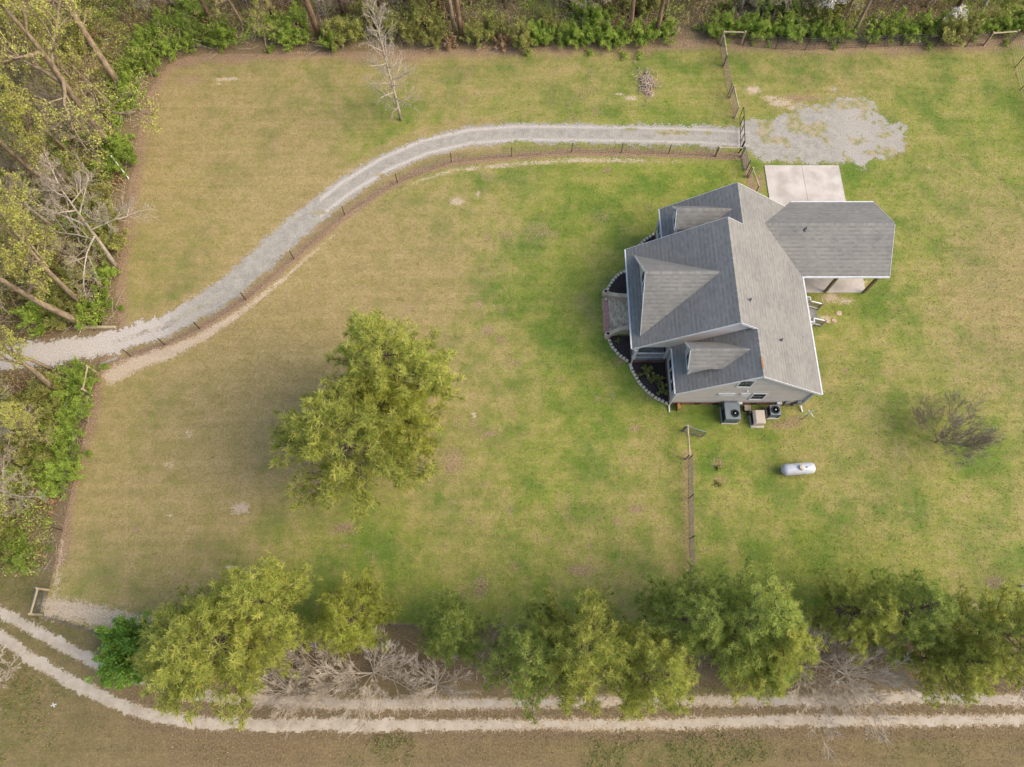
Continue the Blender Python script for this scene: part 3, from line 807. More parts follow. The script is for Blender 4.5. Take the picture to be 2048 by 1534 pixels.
for x, y, z, dx, dy in ((EW-.06,Y0+.12,zW(EW)-.1,0,-.0),(EE+.04,Y0+.1,zW(EE)-.1,0,0),(CXW-.02,CY0+.1,zC(CXW)-.1,.3,.1)):
    bx_ = {0: XW+.0, 1: XE+.0}.get(0 if x < 12 and x > 10 else 1 if x > 12 else 2, 8.66)
    yy = YS-.11 if x > 10 else CY0+.02
    ds = MB(); ds.beam((x,y,z),(bx_,yy,z-.35),.07,.07); ds.beam((bx_,yy,z-.35),(bx_,yy,.18),.07,.07); ds.beam((bx_,yy,.18),(bx_+(-.0 if x<12 else .1),yy-.45,.06),.08,.07)
    ds.build('downspout', M['white'], house)

# ---- windows: frame > pane, rail
def window(cx_, cy_, cz_, w, h, face, mull=1, trim=.09):
    """face: 'S','N','W','E'"""
    nx_, ny_ = {'S':(0,-1),'N':(0,1),'W':(-1,0),'E':(1,0)}[face]
    tx, ty = -ny_, nx_
    def bx(mb, a0, a1, z0, z1, d0, d1):
        xs = sorted((cx_+tx*a0+nx_*d0, cx_+tx*a1+nx_*d1)); ys = sorted((cy_+ty*a0+ny_*d0, cy_+ty*a1+ny_*d1))
        mb.box((xs[0],ys[0],z0),(xs[1],ys[1],z1))
    f = MB(); z0, z1 = cz_-h/2, cz_+h/2
    bx(f,-w/2-trim,-w/2,z0-trim,z1+trim,.0,.05); bx(f,w/2,w/2+trim,z0-trim,z1+trim,.0,.05)
    bx(f,-w/2,w/2,z1,z1+trim,.0,.05); bx(f,-w/2,w/2,z0-trim,z0,.0,.07)
    fr = f.build('window', M['white'], house)
    p = MB(); bx(p,-w/2,w/2,z0,z1,.0,.02); p.build('pane', M['glass'], fr)
    r = MB(); bx(r,-w/2,w/2,cz_-.018,cz_+.018,.022,.042)
    for k in range(1, mull+1):
        a = -w/2 + w*k/(mull+1); bx(r,a-.007,a+.007,z0,z1,.0225,.030)
    r.build('sash_rail', M['galv'], fr)
    return fr
def solve(px, py, plane, val):
    """point on a wall plane x=val or y=val seen at a photo pixel"""
    u, v = (px-1024)/F, (py-767)/F
    d = Vector((u, ST-v*CT, -CT-v*ST)); c = Vector((0,0,H))
    t = val/d[0] if plane == 'x' else val/d[1]
    return c + d*t
w1 = solve(1491.5, 767, 'y', YS); w2 = solve(1516, 792.5, 'y', YS)
window(w1.x, YS, w1.z, .86, 1.05, 'S', 0); window(w2.x, YS, w2.z, .86, 1.05, 'S', 0)
def slim(px, py, w):
    c = solve(px, py, 'y', YS); s = MB()
    s.box((c.x-w/2,YS-.07,c.z-.28),(c.x+w/2,YS-.002,c.z+.28)); return s
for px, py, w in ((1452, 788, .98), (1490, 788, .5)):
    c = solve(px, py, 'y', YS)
    window(c.x, YS, c.z, w-.14, .10, 'S', 0, .16)  # wide white trim round a low pane stands in for reflected sky
for px, py in ((1494.5, 780.5), (1329+0, 715)):
    if px > 1400: c = solve(px, py, 'y', YS)
    else: continue
    s = MB(); s.lathe((c.x, YS-.07, c.z), [(.05,-.08),(.08,-.02),(.06,.06),(.02,.08)], 10); s.build('wall_light', M['white'], house)
for k in range(3): window(XW, 17.45+k*.85, 2.0, .7, 1.5, 'W')
for k in range(3): window(XW, 28.5+k*.85, 2.0, .7, 1.5, 'W')
for yc, D in ((18.45, DS), (29.15, DN)): window(D[0], yc, (D[1]+D[2])/2+.12, .72, 1.0, 'W')
for k in (-1, 0, 1): window(gx_, 23.73+k*.8, 4.55 if k else 4.75, .62, 1.1 if k else 1.4, 'W')
window(XW, 21.6, 1.9, .8, 1.5, 'W'); window(XW, 26.2, 1.9, .8, 1.5, 'W')
dr = MB(); dr.box((XW-.05,23.2,FZ+.03),(XW-.001,24.2,2.7)); d_ = dr.build('front_door', M['black'], house)
h_ = MB(); h_.box((XW-.1,23.28,1.6),(XW-.051,23.34,1.75)); h_.build('handle', M['galv'], d_)
# gear on the south wall
for px, py, w, h in ((1597, 802, .30, .42), (1574, 803, .34, .34), (1588, 806, .2, .25)):
    c = solve(px, py, 'y', YS); mt = MB(); mt.bbox((c.x-w/2,YS-.17,c.z-h/2),(c.x+w/2,YS-.015,c.z+h/2),.03)
    mt.beam((c.x, YS-.06, c.z-h/2), (c.x, YS-.06, .02), .05, .05)
    mt.build('electric_meter_box', M['galv'], house)
mt = MB()
for px, py in ((1479, 804), (1558, 804)):
    c = solve(px, py, 'y', YS); mt.bbox((c.x-.18,YS-.16,c.z-.1),(c.x+.18,YS-.015,c.z+.1),.03)
mt.each('vent_hood', M['white'], house)
mt = MB()
for x in (11.9, 13.2, 14.5, 17.2, 19.0): mt.box((x-.2,YS-.035,.18),(x+.2,YS-.006,.38))
mt.each('crawlspace_vent', M['black'], house)

# ---- roof vents
for px, py, z in ((1499.7,601,5.9),(1562,681,4.9),(1610.6,459,4.6)):
    if z > 4.7:
        # intersect the rear slope
        u, v = (px-1024)/F, (py-767)/F; d = Vector((u, ST-v*CT, -CT-v*ST))
        t_ = (H-ER-PIT*15.9)/( -d.z - PIT*d.x) if False else None
        best = min((abs((H+d.z*k)-(ER-PIT*(d.x*k-15.9))), k) for k in np.arange(38, 48, .005)); k = best[1]
    else:
        u, v = (px-1024)/F, (py-767)/F; d = Vector((u, ST-v*CT, -CT-v*ST))
        best = min((abs((H+d.z*k)-(4.9-.617*(28.64-d.y*k))), k) for k in np.arange(38, 50, .005)); k = best[1]
    c = Vector((0,0,H)) + d*k
    s = MB(); s.lathe((c.x,c.y,c.z), [(.13,-.12),(.12,.03),(.055,.06),(.05,.32),(.035,.33)], 10, m=0)
    s.build('vent_pipe', M['vent'], house)

# ---- carport
cX0, cX1, cYs, cYn, cYr, cZe, cZr = 20.9, 27.22, 25.48, 31.80, 28.64, 2.95, 4.90
dk, sh = MB(), MB()
xr = 15.9 + (ER-cZr)/PIT
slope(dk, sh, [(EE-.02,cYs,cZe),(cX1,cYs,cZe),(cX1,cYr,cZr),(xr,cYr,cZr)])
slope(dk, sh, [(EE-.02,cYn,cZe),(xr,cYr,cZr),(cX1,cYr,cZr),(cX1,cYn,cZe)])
ridge_caps(sh, (xr,cYr,cZr), (cX1,cYr,cZr))
cr = dk.build('carport_roof', M['white'], house); sh.build('shingles', M['shingle'], cr, kind='stuff')
fa = MB()
fa.beam((EE+.1,cYs-.05,cZe-.07),(cX1,cYs-.05,cZe-.07),.1,.13); fa.beam((EE+.1,cYn+.05,cZe-.07),(cX1,cYn+.05,cZe-.07),.1,.13)
fa.each('gutter', M['white'], cr)
fa = MB()
for y in (cYs, cYn): fa.beam((cX1+.012,y,cZe-.08),(cX1+.012,cYr,cZr-.08),.024,.18)
fa.each('rake_board', M['white'], cr)
wl = MB(); tri = [(cX1-.15,cYs+.35,cZe-.02),(cX1-.15,cYn-.35,cZe-.02),(cX1-.15,cYr,cZr-.16)]
wl.ext(tri, (-.1,0,0)); courses(wl, tri, .16, 40, .014, rg, rowvar=.05, tabvar=.02, stagger=False); wl.build('carport_gable', M['siding'], house)
bm = MB()
for y in (cYs+.42, cYn-.42): bm.box((EE,y-.08,cZe-.34),(cX1-.1,y+.08,cZe-.02))
bm.box((cX1-.3,cYs+.51,cZe-.33),(cX1-.12,cYn-.51,cZe-.03)); bm.each('carport_beam', M['white'], house)
cl = MB(); cl.box((XE+.15,cYs+.3,cZe-.012),(cX1-.32,cYn-.3,cZe-.002)); cl.build('carport_ceiling', M['white'], house)
for gpx, gpy in ((1649,584.5),(1726.5,585.4)):
    g = G(gpx, gpy)
    for y in (g.y, cYn-.42):
        p = MB(); p.box((g.x-.09,y-.09,.07),(g.x+.09,y+.09,cZe-.34)); p.build('carport_post', M['postwood'], house)

# ---- porch
pX0, pY0, pY1 = 8.72, 19.98, 27.46
dk = MB(); dk.box((pX0,pY0,FZ-.16),(XW-.12,pY1,FZ-.03))
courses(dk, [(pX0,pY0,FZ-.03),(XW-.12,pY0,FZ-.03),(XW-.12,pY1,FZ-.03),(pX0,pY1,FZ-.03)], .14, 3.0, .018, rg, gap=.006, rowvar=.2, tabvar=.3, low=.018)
porch = dk.build('porch_floor', M['deck'], house)
sk = MB()
for p in ([(pX0,pY0,0),(XW-.05,pY0,0),(XW-.05,pY0,FZ-.17),(pX0,pY0,FZ-.17)], [(pX0,pY1,0),(pX0,pY0,0),(pX0,pY0,FZ-.17),(pX0,pY1,FZ-.17)], [(XW-.05,pY1,0),(pX0,pY1,0),(pX0,pY1,FZ-.17),(XW-.05,pY1,FZ-.17)]):
    n_ = (Vector(p[1])-Vector(p[0])).cross(Vector(p[2])-Vector(p[0])).normalized()
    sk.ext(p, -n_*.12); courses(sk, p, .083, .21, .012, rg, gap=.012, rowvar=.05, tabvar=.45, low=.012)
sk.build('porch_brick_skirt', M['brick'], house, kind='stuff')
pc = MB(); pc.box((pX0,CY0+.3,zC(CXW)-.34),(pX0+.2,CY1-.3,zC(CXW)-.05)); pc.build('porch_beam', M['white'], house)
SY0, SY1 = 22.55, 25.02     # stair opening (refined from the photo below)
for y in (pY0+.12, SY0-.15, SY1+.15, pY1-.12):
    p = MB(); p.box((pX0-.02,y-.10,FZ),(pX0+.18,y+.10,zC(CXW)-.34)); p.box((pX0-.05,y-.13,FZ),(pX0+.21,y+.13,FZ+.16))
    p.build('porch_column', M['white'], house)
for y in (pY0+.12, pY1-.12):
    p = MB(); p.box((XW-.26,y-.09,FZ),(XW-.09,y+.09,zC(CXW)-.34)); p.build('porch_column', M['white'], house)
def railing(a, b, z, h=.85, gap=.11, parent=house, name='porch_railing', mat='white', bal=.035):
    r = MB(); a, b = Vector(a), Vector(b); L = (b-a).length; n = max(1, int(L/gap))
    r.beam(a+Vector((0,0,z+h)), b+Vector((0,0,z+h)), .08, .05); r.beam(a+Vector((0,0,z+.1)), b+Vector((0,0,z+.1)), .05, .05)
    for i in range(n+1):
        p = a + (b-a)*(i/n); r.beam(p+Vector((0,0,z+.12)), p+Vector((0,0,z+h-.02)), bal, bal)
    return r.build(name, M[mat], parent)
railing((pX0+.2,pY0+.12,0),(XW-.28,pY0+.12,0),FZ); railing((pX0+.2,pY1-.12,0),(XW-.28,pY1-.12,0),FZ)
railing((pX0+.07,pY0+.24,0),(pX0+.07,SY0-.27,0),FZ); railing((pX0+.07,SY1+.27,0),(pX0+.07,pY1-.24,0),FZ)

# ---- front steps: brick treads between curved cheek walls with planters on their ends
steps = thing('front_steps', 'brick front steps with flared curved cheek walls leading to the porch', 'steps', (7.6, (SY0+SY1)/2, 0))
a0, a1 = G(1211, 608), G(1216, 660)
sx0, sx1 = G(1218, 630).x, pX0-.02
n = 5; dx_ = (sx1 - sx0)/n
for i in range(n):
    x0 = sx0 + i*dx_; z1 = .02 + (i+1)*(FZ-.05)/n*.96
    m_ = MB(); fl = .30*(1-i/(n-1))**2
    m_.box((x0+.03,SY0-fl,0),(sx1,SY1+fl,z1-.05))
    m_.box((x0,SY0-fl-.02,z1-.1),(x0+dx_+.03,SY1+fl+.02,z1-.05))
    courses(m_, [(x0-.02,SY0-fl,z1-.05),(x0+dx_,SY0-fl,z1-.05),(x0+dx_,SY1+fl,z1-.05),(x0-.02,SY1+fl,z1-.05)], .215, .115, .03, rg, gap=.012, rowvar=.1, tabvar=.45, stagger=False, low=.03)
    m_.build('step', M['mortarbrick'], steps)
for s, y in ((-1, SY0), (1, SY1)):
    w = MB(); N = 9; pts = []
    for i in range(N):
        t_ = i/(N-1); x = sx1 - t_*(sx1-sx0+.18); f_ = .42*t_**2.2
        pts.append((x, y + s*(.08+f_), (FZ+.18)*(1-t_)+.42*t_ + .06*math.sin(t_*math.pi)))
    for i in range(N-1):
        (xa,ya,za),(xb_,yb_,zb_) = pts[i], pts[i+1]
        q = [(xa,ya-.16,0),(xb_,yb_-.16,0),(xb_,yb_+.16,0),(xa,ya+.16,0)]
        tp = [(xa,ya-.16,za),(xb_,yb_-.16,zb_),(xb_,yb_+.16,zb_),(xa,ya+.16,za)]
        w.add(q+tp, [(4,5,6,7),(0,1,5,4),(2,3,7,6),(1,2,6,5),(3,0,4,7),(3,2,1,0)], .5)
    w.build('cheek_wall', M['mortarbrick'], steps)
    c = pts[-1]; p = MB(); p.lathe((c[0]-.05,c[1]+s*.02,0),[(.24,0),(.24,c[2]),(.22,c[2]+.02)],14); p.build('wall_end_pier', M['mortarbrick'], steps)
    pot = thing('flower_pot', ('round white pot at the north end of the front steps' if s > 0 else 'round white pot at the south end of the front steps'), 'pot', (c[0]-.05,c[1]+s*.02,c[2]+.02), 'pots on the step walls')
    q = MB(); q.lathe((c[0]-.05,c[1]+s*.02,c[2]+.02),[(.11,0),(.17,.2),(.18,.22),(.14,.22),(.13,.17)],14); q.build('pot', M['stone'], pot)
    q = MB(); q.lathe((c[0]-.05,c[1]+s*.02,c[2]+.02),[(.125,.16),(.12,.18)],12); q.build('soil', M['mulch'], pot)
bp = thing('brick_landing', 'pink brick strip in front of the front steps', 'paving', (sx0-.3, (SY0+SY1)/2, 0))
nb = 26; y0, y1 = SY0-.22, SY1+.22
bm0 = None
for r_ in range(2):
    for i in range(nb):
        ya = y0 + (y1-y0)*i/nb; xx = sx0 - .48 + r_*.235 + .02*math.sin(i)
        if bm0 is None:
            b_ = MB(); b_.bbox((xx,ya+.006,0),(xx+.222,ya+(y1-y0)/nb-.006,.055),.012); bm0 = b_.build('brick', M['pinkbrick'], bp); b0 = (xx, ya)
        else:
            c_ = bm0.copy(); COL.objects.link(c_); c_.parent = bp; c_.location = (xx-b0[0], ya-b0[1], rg.uniform(-.01,.006)); c_.rotation_euler = (0,0,0)

# ---- concrete
slab = MB(); slab.bbox((20.62,25.72,-.05),(26.9,31.72,.07),.02); slab.build('carport_floor_slab', M['concrete'], kind='structure')
q = [G(1528,331), G(1677,331.5), G(1697,418), G(1545,418)]
yt = 31.725
pad = MB(); xl, xr2 = q[0].x, q[1].x
for xa, xb2 in ((xl, (xl+xr2)/2-.012), ((xl+xr2)/2+.012, xr2)):
    pad.bbox((xa,yt,-.05),(xb2,q[0].y,.055),.015)
pad.box((xl,yt,-.05),(xr2,q[0].y-.02,.035))
pad.build('concrete_parking_pad', M['concrete'], kind='structure')

# ---- rear steps
rs0 = G(1622, 628)
ry0, ry1 = 22.9, 24.25
bs = thing('back_steps', 'small grey wooden back steps with white lattice railings by the rear wall', 'steps', (21.2, (ry0+ry1)/2, 0))
m_ = MB(); m_.box((XE+.02,ry0-.35,.46),(21.95,ry1+.35,.55)); m_.build('landing', M['deck'], bs)
for i in range(3):
    m_ = MB(); x0 = 21.96 + i*.30; z = .42-.14*i
    courses(m_, [(x0,ry0,z),(x0+.29,ry0,z),(x0+.29,ry1,z),(x0,ry1,z)], 3, .142, .03, rg, gap=.008, tabvar=.4, stagger=False, low=.03)
    m_.box((x0,ry0,z-.03),(x0+.29,ry1,z-.0)); m_.build('step', M['deck'], bs)
for y in (ry0-.02, ry1+.02):
    r = MB()
    r.beam((21.95,y,1.42),(23.0,y,.98),.07,.05); r.beam((21.95,y,.70),(23.0,y,.22),.05,.05)
    r.build('railing', M['white'], bs); r = MB()
    for k in range(9):
        t_ = k/8; x = 21.95+1.05*t_; r.beam((x,y,.70-.48*t_),(x,y,1.40-.44*t_),.03,.03)
    for k in range(8):
        t_ = k/8; x = 21.95+1.05*t_; r.beam((x,y,.74-.48*t_),(x+.13,y,1.35-.44*t_),.02,.02)
    r.build('baluster_lattice', M['greywood'], bs, kind='stuff')
    for x, zt_ in ((21.95, 1.5), (23.02, 1.08)):
        p = MB(); p.box((x-.05,y-.05,0),(x+.05,y+.05,zt_)); p.build('post', M['greywood'], bs)
for y, s in ((ry0-.33, 1), (ry1+.33, -1)):
    p = MB(); p.beam((20.7,y,1.46),(21.95,y,1.46),.07,.05); p.beam((21.95,y,1.46),(21.95,y+s*.3,1.46),.07,.05); p.box((21.9,y-.05,0),(22.0,y+.05,1.44)); p.build('landing_rail', M['white'], bs)
for px, py, r_, lb in ((1678,627,.24,'pink flat stepping stone closest to the carport slab'),(1669,641,.21,'pink flat stepping stone in the middle of the three'),(1655,641,.25,'pink flat stepping stone touching the back steps')):
    g = G(px, py); N = 7
    m_ = MB(); ang = [k*2*math.pi/N+rg.uniform(-.2,.2) for k in range(N)]
    m_.ext([(g.x+r_*rg.uniform(.85,1.1)*math.cos(a),g.y+r_*rg.uniform(.75,1)*math.sin(a),0) for a in ang], (0,0,.03))
    s_ = m_.build('stepping_stone', M['pinkstone']); tag(s_, lb, 'stone', 'stepping stones by the back steps')

# ---- flower beds with edging stones
def bed(name, label, edge_px, inner, group='edged flower beds'):
    edge = [G(*p) for p in edge_px]
    c = sum((Vector(e) for e in edge), Vector())/len(edge)
    th_ = thing(name, label, 'flower bed', (c.x, c.y, 0), group)
    # smooth the edge
    P = np.array([e[:2] for e in edge]); 
    tt = np.linspace(0, len(P)-1, 60); S_ = np.stack([np.interp(tt, range(len(P)), P[:, k]) for k in (0,1)], 1)
    for _ in range(6): S_[1:-1] = (S_[:-2]+2*S_[1:-1]+S_[2:])/4
    V = [(x,y,.045) for x, y in S_] + [(x,y,.045) for x, y in inner]
    m_ = MB(); m_.ext([(x,y,0) for x,y,_ in V], (0,0,.045)); m_.build('mulch', M['mulch'], th_)
    seg = np.r_[0, np.cumsum(np.hypot(*np.diff(S_, axis=0).T))]; n = int(seg[-1]/.27)
    first = None
    for i in range(n):
        s_ = (i+.5)*seg[-1]/n
        x, y = np.interp(s_, seg, S_[:,0]), np.interp(s_, seg, S_[:,1]); k = np.searchsorted(seg, s_); k = min(max(k,1),len(S_)-1)
        a = math.atan2(S_[k,1]-S_[k-1,1], S_[k,0]-S_[k-1,0])
        if first is None:
            b_ = MB(); v = [(-.125,-.11),(.125,-.11),(.09,.11),(-.09,.11)]
            v2 = [(p*.86,q*.82) for p,q in v]
            b_.add([(p,q,0) for p,q in v]+[(p,q,.10) for p,q in v]+[(p,q,.13) for p,q in v2], [(3,2,1,0),(8,9,10,11)]+[(j,(j+1)%4,4+(j+1)%4,4+j) for j in range(4)]+[(4+j,4+(j+1)%4,8+(j+1)%4,8+j) for j in range(4)])
            ORG['_tmp'] = (0,0,0)
            first = b_.build('edging_stone', M['stone'], None); first.parent = th_; c_ = first; ORG[first.name] = ORG[th_.name]
        else:
            c_ = first.copy(); COL.objects.link(c_); c_.parent = th_
        c_.location = (x-c.x+rg.uniform(-.012,.012), y-c.y+rg.uniform(-.012,.012), rg.uniform(-.015,.01)); c_.rotation_euler = (0,0,a+rg.uniform(-.08,.08)); c_.scale = (1,1,1)
    return th_
bed('flower_bed', 'dark mulched bed with leafy shrubs in the corner south of the porch', [(1259,727),(1266,745),(1278,766),(1294,783),(1312,797),(1336,808)], [(XW-.03,YS+.05),(XW-.03,pY0-.02),(pX0+.05,pY0-.02)])
bed('flower_bed', 'dark mulched bed between the front steps and the southwest porch corner', [(1216,672),(1219,684),(1226,697),(1238,710),(1257,724)], [(pX0-.02,pY0+.05),(pX0-.02,SY0-.45)])
bed('flower_bed', 'small dark mulched bed on the north side of the front steps', [(1252,543),(1238,549),(1226,561),(1217,575),(1212,592),(1212,602)], [(pX0-.02,SY1+.5),(pX0-.02,pY1-.1)])
bed('flower_bed', 'dark mulched bed behind the northwest porch corner', [(1316,466),(1303,472),(1288,482),(1276,494)], [(pX0+.3,pY1+.02),(XW-.03,pY1+.02),(XW-.03,29.5)])

# ------------------------------------------------------------------ vegetation
def rv(rs):
    v = rs.normal(size=3); return v/np.linalg.norm(v)
def limb(rs, p, d, L, n, wob=.12, droop=0.0, lift=0.0):
    pts = [np.array(p, float)]; d = np.array(d, float); d /= np.linalg.norm(d)
    for i in range(n):
        d = d + rs.normal(size=3)*wob + np.array([0,0,lift-droop]); d /= np.linalg.norm(d)
        pts.append(pts[-1] + d*L/n)
    return np.array(pts)
def at(pts, t):
    k = t*(len(pts)-1); i = min(int(k), len(pts)-2); return pts[i] + (pts[i+1]-pts[i])*(k-i), pts[i+1]-pts[i]
def perp(rs, d):
    r = np.cross(d, rv(rs)); return r/(np.linalg.norm(r)+1e-9)
def leaves(C, L, W, rs, up=.3, D=None, tint=None):
    """one rhombic leaf (two triangles, slightly folded) at each centre"""
    n = len(C)
    d = rs.normal(size=(n,3)); d /= np.linalg.norm(d, axis=1)[:,None]
    if D is not None: d = d*.7 + D; d /= np.linalg.norm(d, axis=1)[:,None]
    nn = rs.normal(size=(n,3)); nn[:,2] = np.abs(nn[:,2]) + up*3
    s = np.cross(d, nn); s /= np.linalg.norm(s, axis=1)[:,None]+1e-9
    L = L*rs.uniform(.7,1.3,(n,1)); W = W*rs.uniform(.7,1.3,(n,1))
    V = np.stack([C-d*L/2, C+s*W/2, C+d*L/2, C-s*W/2], 1).reshape(-1,3)
    Q = np.arange(n*4).reshape(n,4)
    t = rs.rand(n) if tint is None else tint
    return V, Q, np.repeat(t, 4)
def tufts(C, D, r, rs, k=15, w=.030, tint=None):
    """needle stars: k thin triangles fanning out around direction D"""
    n = len(C)
    d = rs.normal(size=(n,k,3)); d /= np.linalg.norm(d, axis=2)[...,None]
    d = d*.85 + D[:,None,:]*.55; d /= np.linalg.norm(d, axis=2)[...,None]
    L = r*rs.uniform(.75,1.2,(n,k,1))
    s = np.cross(d, rs.normal(size=(n,k,3))); s /= np.linalg.norm(s, axis=2)[...,None]+1e-9
    c = C[:,None,:]
    V = np.stack([c+s*w*.5, c-s*w*.5, c+d*L-s*w*.35, c+d*L+s*w*.35], 2).reshape(-1,3)
    Q = np.arange(n*k*4).reshape(-1,4)
    t = rs.rand(n) if tint is None else tint
    return V, Q, np.repeat(t, k*4)
def mesh_part(name, V, Q, t, mats, parent, midx=None):
    ob = bpy.data.objects.new(name, mesh_from(name, V, Q, mats, tint=t, midx=midx))
    COL.objects.link(ob); ob.parent = parent; KIDS.setdefault(parent.name, []).append(ob)
    return ob
def mb_part(mb, name, mat, parent):
    ob = bpy.data.objects.new(name, mesh_from(name, np.concatenate(mb.v), mb.f, mat, tint=np.concatenate(mb.a), smooth=True))
    COL.objects.link(ob); ob.parent = parent; KIDS.setdefault(parent.name, []).append(ob)
    return ob

def pine(seed, h, base, rad, mat='needle', cat=.3, dens=1.0, tr=.2):
    """pine: tapered trunk, whorled limbs, side shoots and needle stars at the shoot ends"""
    rs = np.random.RandomState(seed)
    root = thing('pine_tree', 'pine', 'tree')
    tk = MB(); T = limb(rs, (0,0,0), (rs.normal()*.03, rs.normal()*.03, 1), h, 9, .03)
    tk.tube(T, tr*(1-np.linspace(0,1,10))**.8+.025, 8); 
    T[0][2] = 0
    br = MB(); tips, dirs = [], []
    nb = int(74*dens); az = rs.rand()*6.28
    lob = [(rs.rand()*6.28, rs.uniform(.8,1.18)) for _ in range(5)]
    for i in range(nb):
        u = (i+rs.rand())/nb; z = base + (h-.4-base)*u
        az += 2.4 + rs.normal()*.35
        prof = (1-u)**.62 * (.55+.45*min(1, u/.22)) if u > 0 else .5
        g = 1.0
        for a, k in lob: g *= 1+(k-1)*max(0, math.cos(az-a))**2
        L = max(.5, rad*prof*g*rs.uniform(.82,1.08)+.25)
        p, _ = at(T, min(.999, z/h))
        el = -.05+.75*u+rs.normal()*.10
        d = (math.cos(az)*math.cos(el), math.sin(az)*math.cos(el), math.sin(el))
        B = limb(rs, p, d, L, 5, .065, lift=.06)
        br.tube(B, np.linspace(.02+.014*L, .012, 6), 4, cap=False)
        ns = max(4, int(L*3.5))
        for j in range(ns):
            t_ = .25+.75*(j+rs.rand())/ns
            q, dd = at(B, min(.999, t_)); dd = dd/np.linalg.norm(dd)
            sdv = dd*.8 + perp(rs, dd)*.9 + np.array([0,0,.35]); sl = (.28+.24*L*(1.1-t_))*rs.uniform(.6,1.25)
            S_ = limb(rs, q, sdv, sl, 2, .10, lift=.12)
            br.tube(S_, np.linspace(.014,.008,3), 3, cap=False)
            tips.append(S_[-1]); dirs.append((S_[-1]-S_[0])/sl*.6+np.array([0,0,.7]))
            if sl > .45:
                for _ in range(2):
                    e3 = S_[1]+(perp(rs, dd)*.28+np.array([0,0,.12]))*rs.uniform(.7,1.3); tips.append(e3); dirs.append(np.array([0,0,1.])+rv(rs)*.5)
        tips.append(B[-1]); dirs.append(np.array(d)*.7+np.array([0,0,.5]))
    C, D = np.array(tips), np.array(dirs); D /= np.linalg.norm(D, axis=1)[:,None]
    tint = np.clip(rs.normal(.42,.24,len(C)) + .12*np.sin(C[:,0]*1.3+seed)*np.sin(C[:,1]*1.1), 0, 1)
    V, Q, t = tufts(C, D, .30, rs, 20, .030, tint)
    tk_ = mb_part(tk, 'trunk', M['bark'], root); mb_part(br, 'branches', M['twig'], root)
    mesh_part('crown', V, Q, t, M[mat], root)
    if cat:
        m = rs.rand(len(C)) < cat
        c = C[m] + D[m]*.08; n = len(c)
        V, Q, t = leaves(np.repeat(c,2,0)+rs.normal(size=(2*n,3))*.03, .085, .05, rs, 1)
        mesh_part('catkins', V, Q, t, M['catkin'], root)['kind'] = 'stuff'
    return root

def bare(seed, h, spread, name='bare_tree', mat='pale', depth=3, nlimb=8, leaf=None, nleaf=0, trunk_r=.14, fork=.25, tall=True, lsize=.14, minr=.011, sides=4, lup=.45, name_leaf='leaves', wob=.13, kids=(7,6,5), frac=(.26,.46)):
    rs = np.random.RandomState(seed)
    root = thing(name, 'tree', 'tree')
    tk, br = MB(), MB(); ends = []
    if tall:
        T = limb(rs, (0,0,0), (rs.normal()*.05, rs.normal()*.05, 1), h, 8, .045 if wob > .1 else .012)
        tk.tube(T, trunk_r*(1-.88*np.linspace(0,1,9)**.9), 8)
        starts = [(at(T, min(.985, fork+(1-fork)*((i+rs.rand())/nlimb)**.9)), i) for i in range(nlimb)]
    else:
        T = limb(rs, (0,0,0), (0,0,1), .3, 2, .02); tk.tube(T, [trunk_r, trunk_r*.95, trunk_r*.9], 8)
        starts = [((T[-1]-np.array([0,0,.1]), np.array([0,0,1.])), i) for i in range(nlimb)]
    az = rs.rand()*6.28
    def rec(p, d, L, r, k):
        n = 4 if k > 1 else 3
        B = limb(rs, p, d, L, n, wob, lift=.05)
        br.tube(B, np.linspace(r, max(minr, r*.42), n+1), sides if k > 1 else 3, cap=False)
        if k <= 0:
            ends.append(B); return
        m = {3: kids[0], 2: kids[1], 1: kids[2]}.get(k, 4)
        for j in range(m):
            t_ = .22+.78*(j+rs.rand())/m
            q, dd = at(B, min(.999, t_)); dd /= np.linalg.norm(dd)
            rec(q, dd*(.75 if tall else 1.0)+perp(rs, dd)*(.75 if tall else .6)+np.array([0,0,.10]), L*(rs.uniform(.36,.62) if tall else rs.uniform(*frac))*(1.15-.4*t_), max(minr, r*.5*(1.1-.5*t_)), k-1)
        ends.append(B)
    for (q, dd), i in starts:
        az += 2.4+rs.normal()*.3
        if tall:
            u = (q[2]/h-fork)/(1-fork); L = spread*(1.05-.72*u)*rs.uniform(.75,1.15); el = lup+.55*u+rs.normal()*.12
        else:
            L = h*rs.uniform(.75,1.1); el = lup+rs.uniform(-.25,.55)
        r = trunk_r*(.48-.25*(u if tall else .3)) 
        rec(q, np.array([math.cos(az)*math.cos(el), math.sin(az)*math.cos(el), math.sin(el)]), L, r, depth-1)
    mb_part(tk, 'trunk', M[mat] if mat in ('pale','bark','bark2','bleached') else M['bark2'], root); mb_part(br, 'branches', M[mat], root)
    if leaf:
        C = []; 
        while len(C) < nleaf:
            B = ends[rs.randint(len(ends))]; q, _ = at(B, rs.uniform(.45,.999)); C += [q+rs.normal(size=3)*.10 for _ in range(4)]
        V, Q, t = leaves(np.array(C[:nleaf]), lsize, lsize*.7, rs, .8)
        mesh_part(name_leaf, V, Q, t, M[leaf], root)
    return root

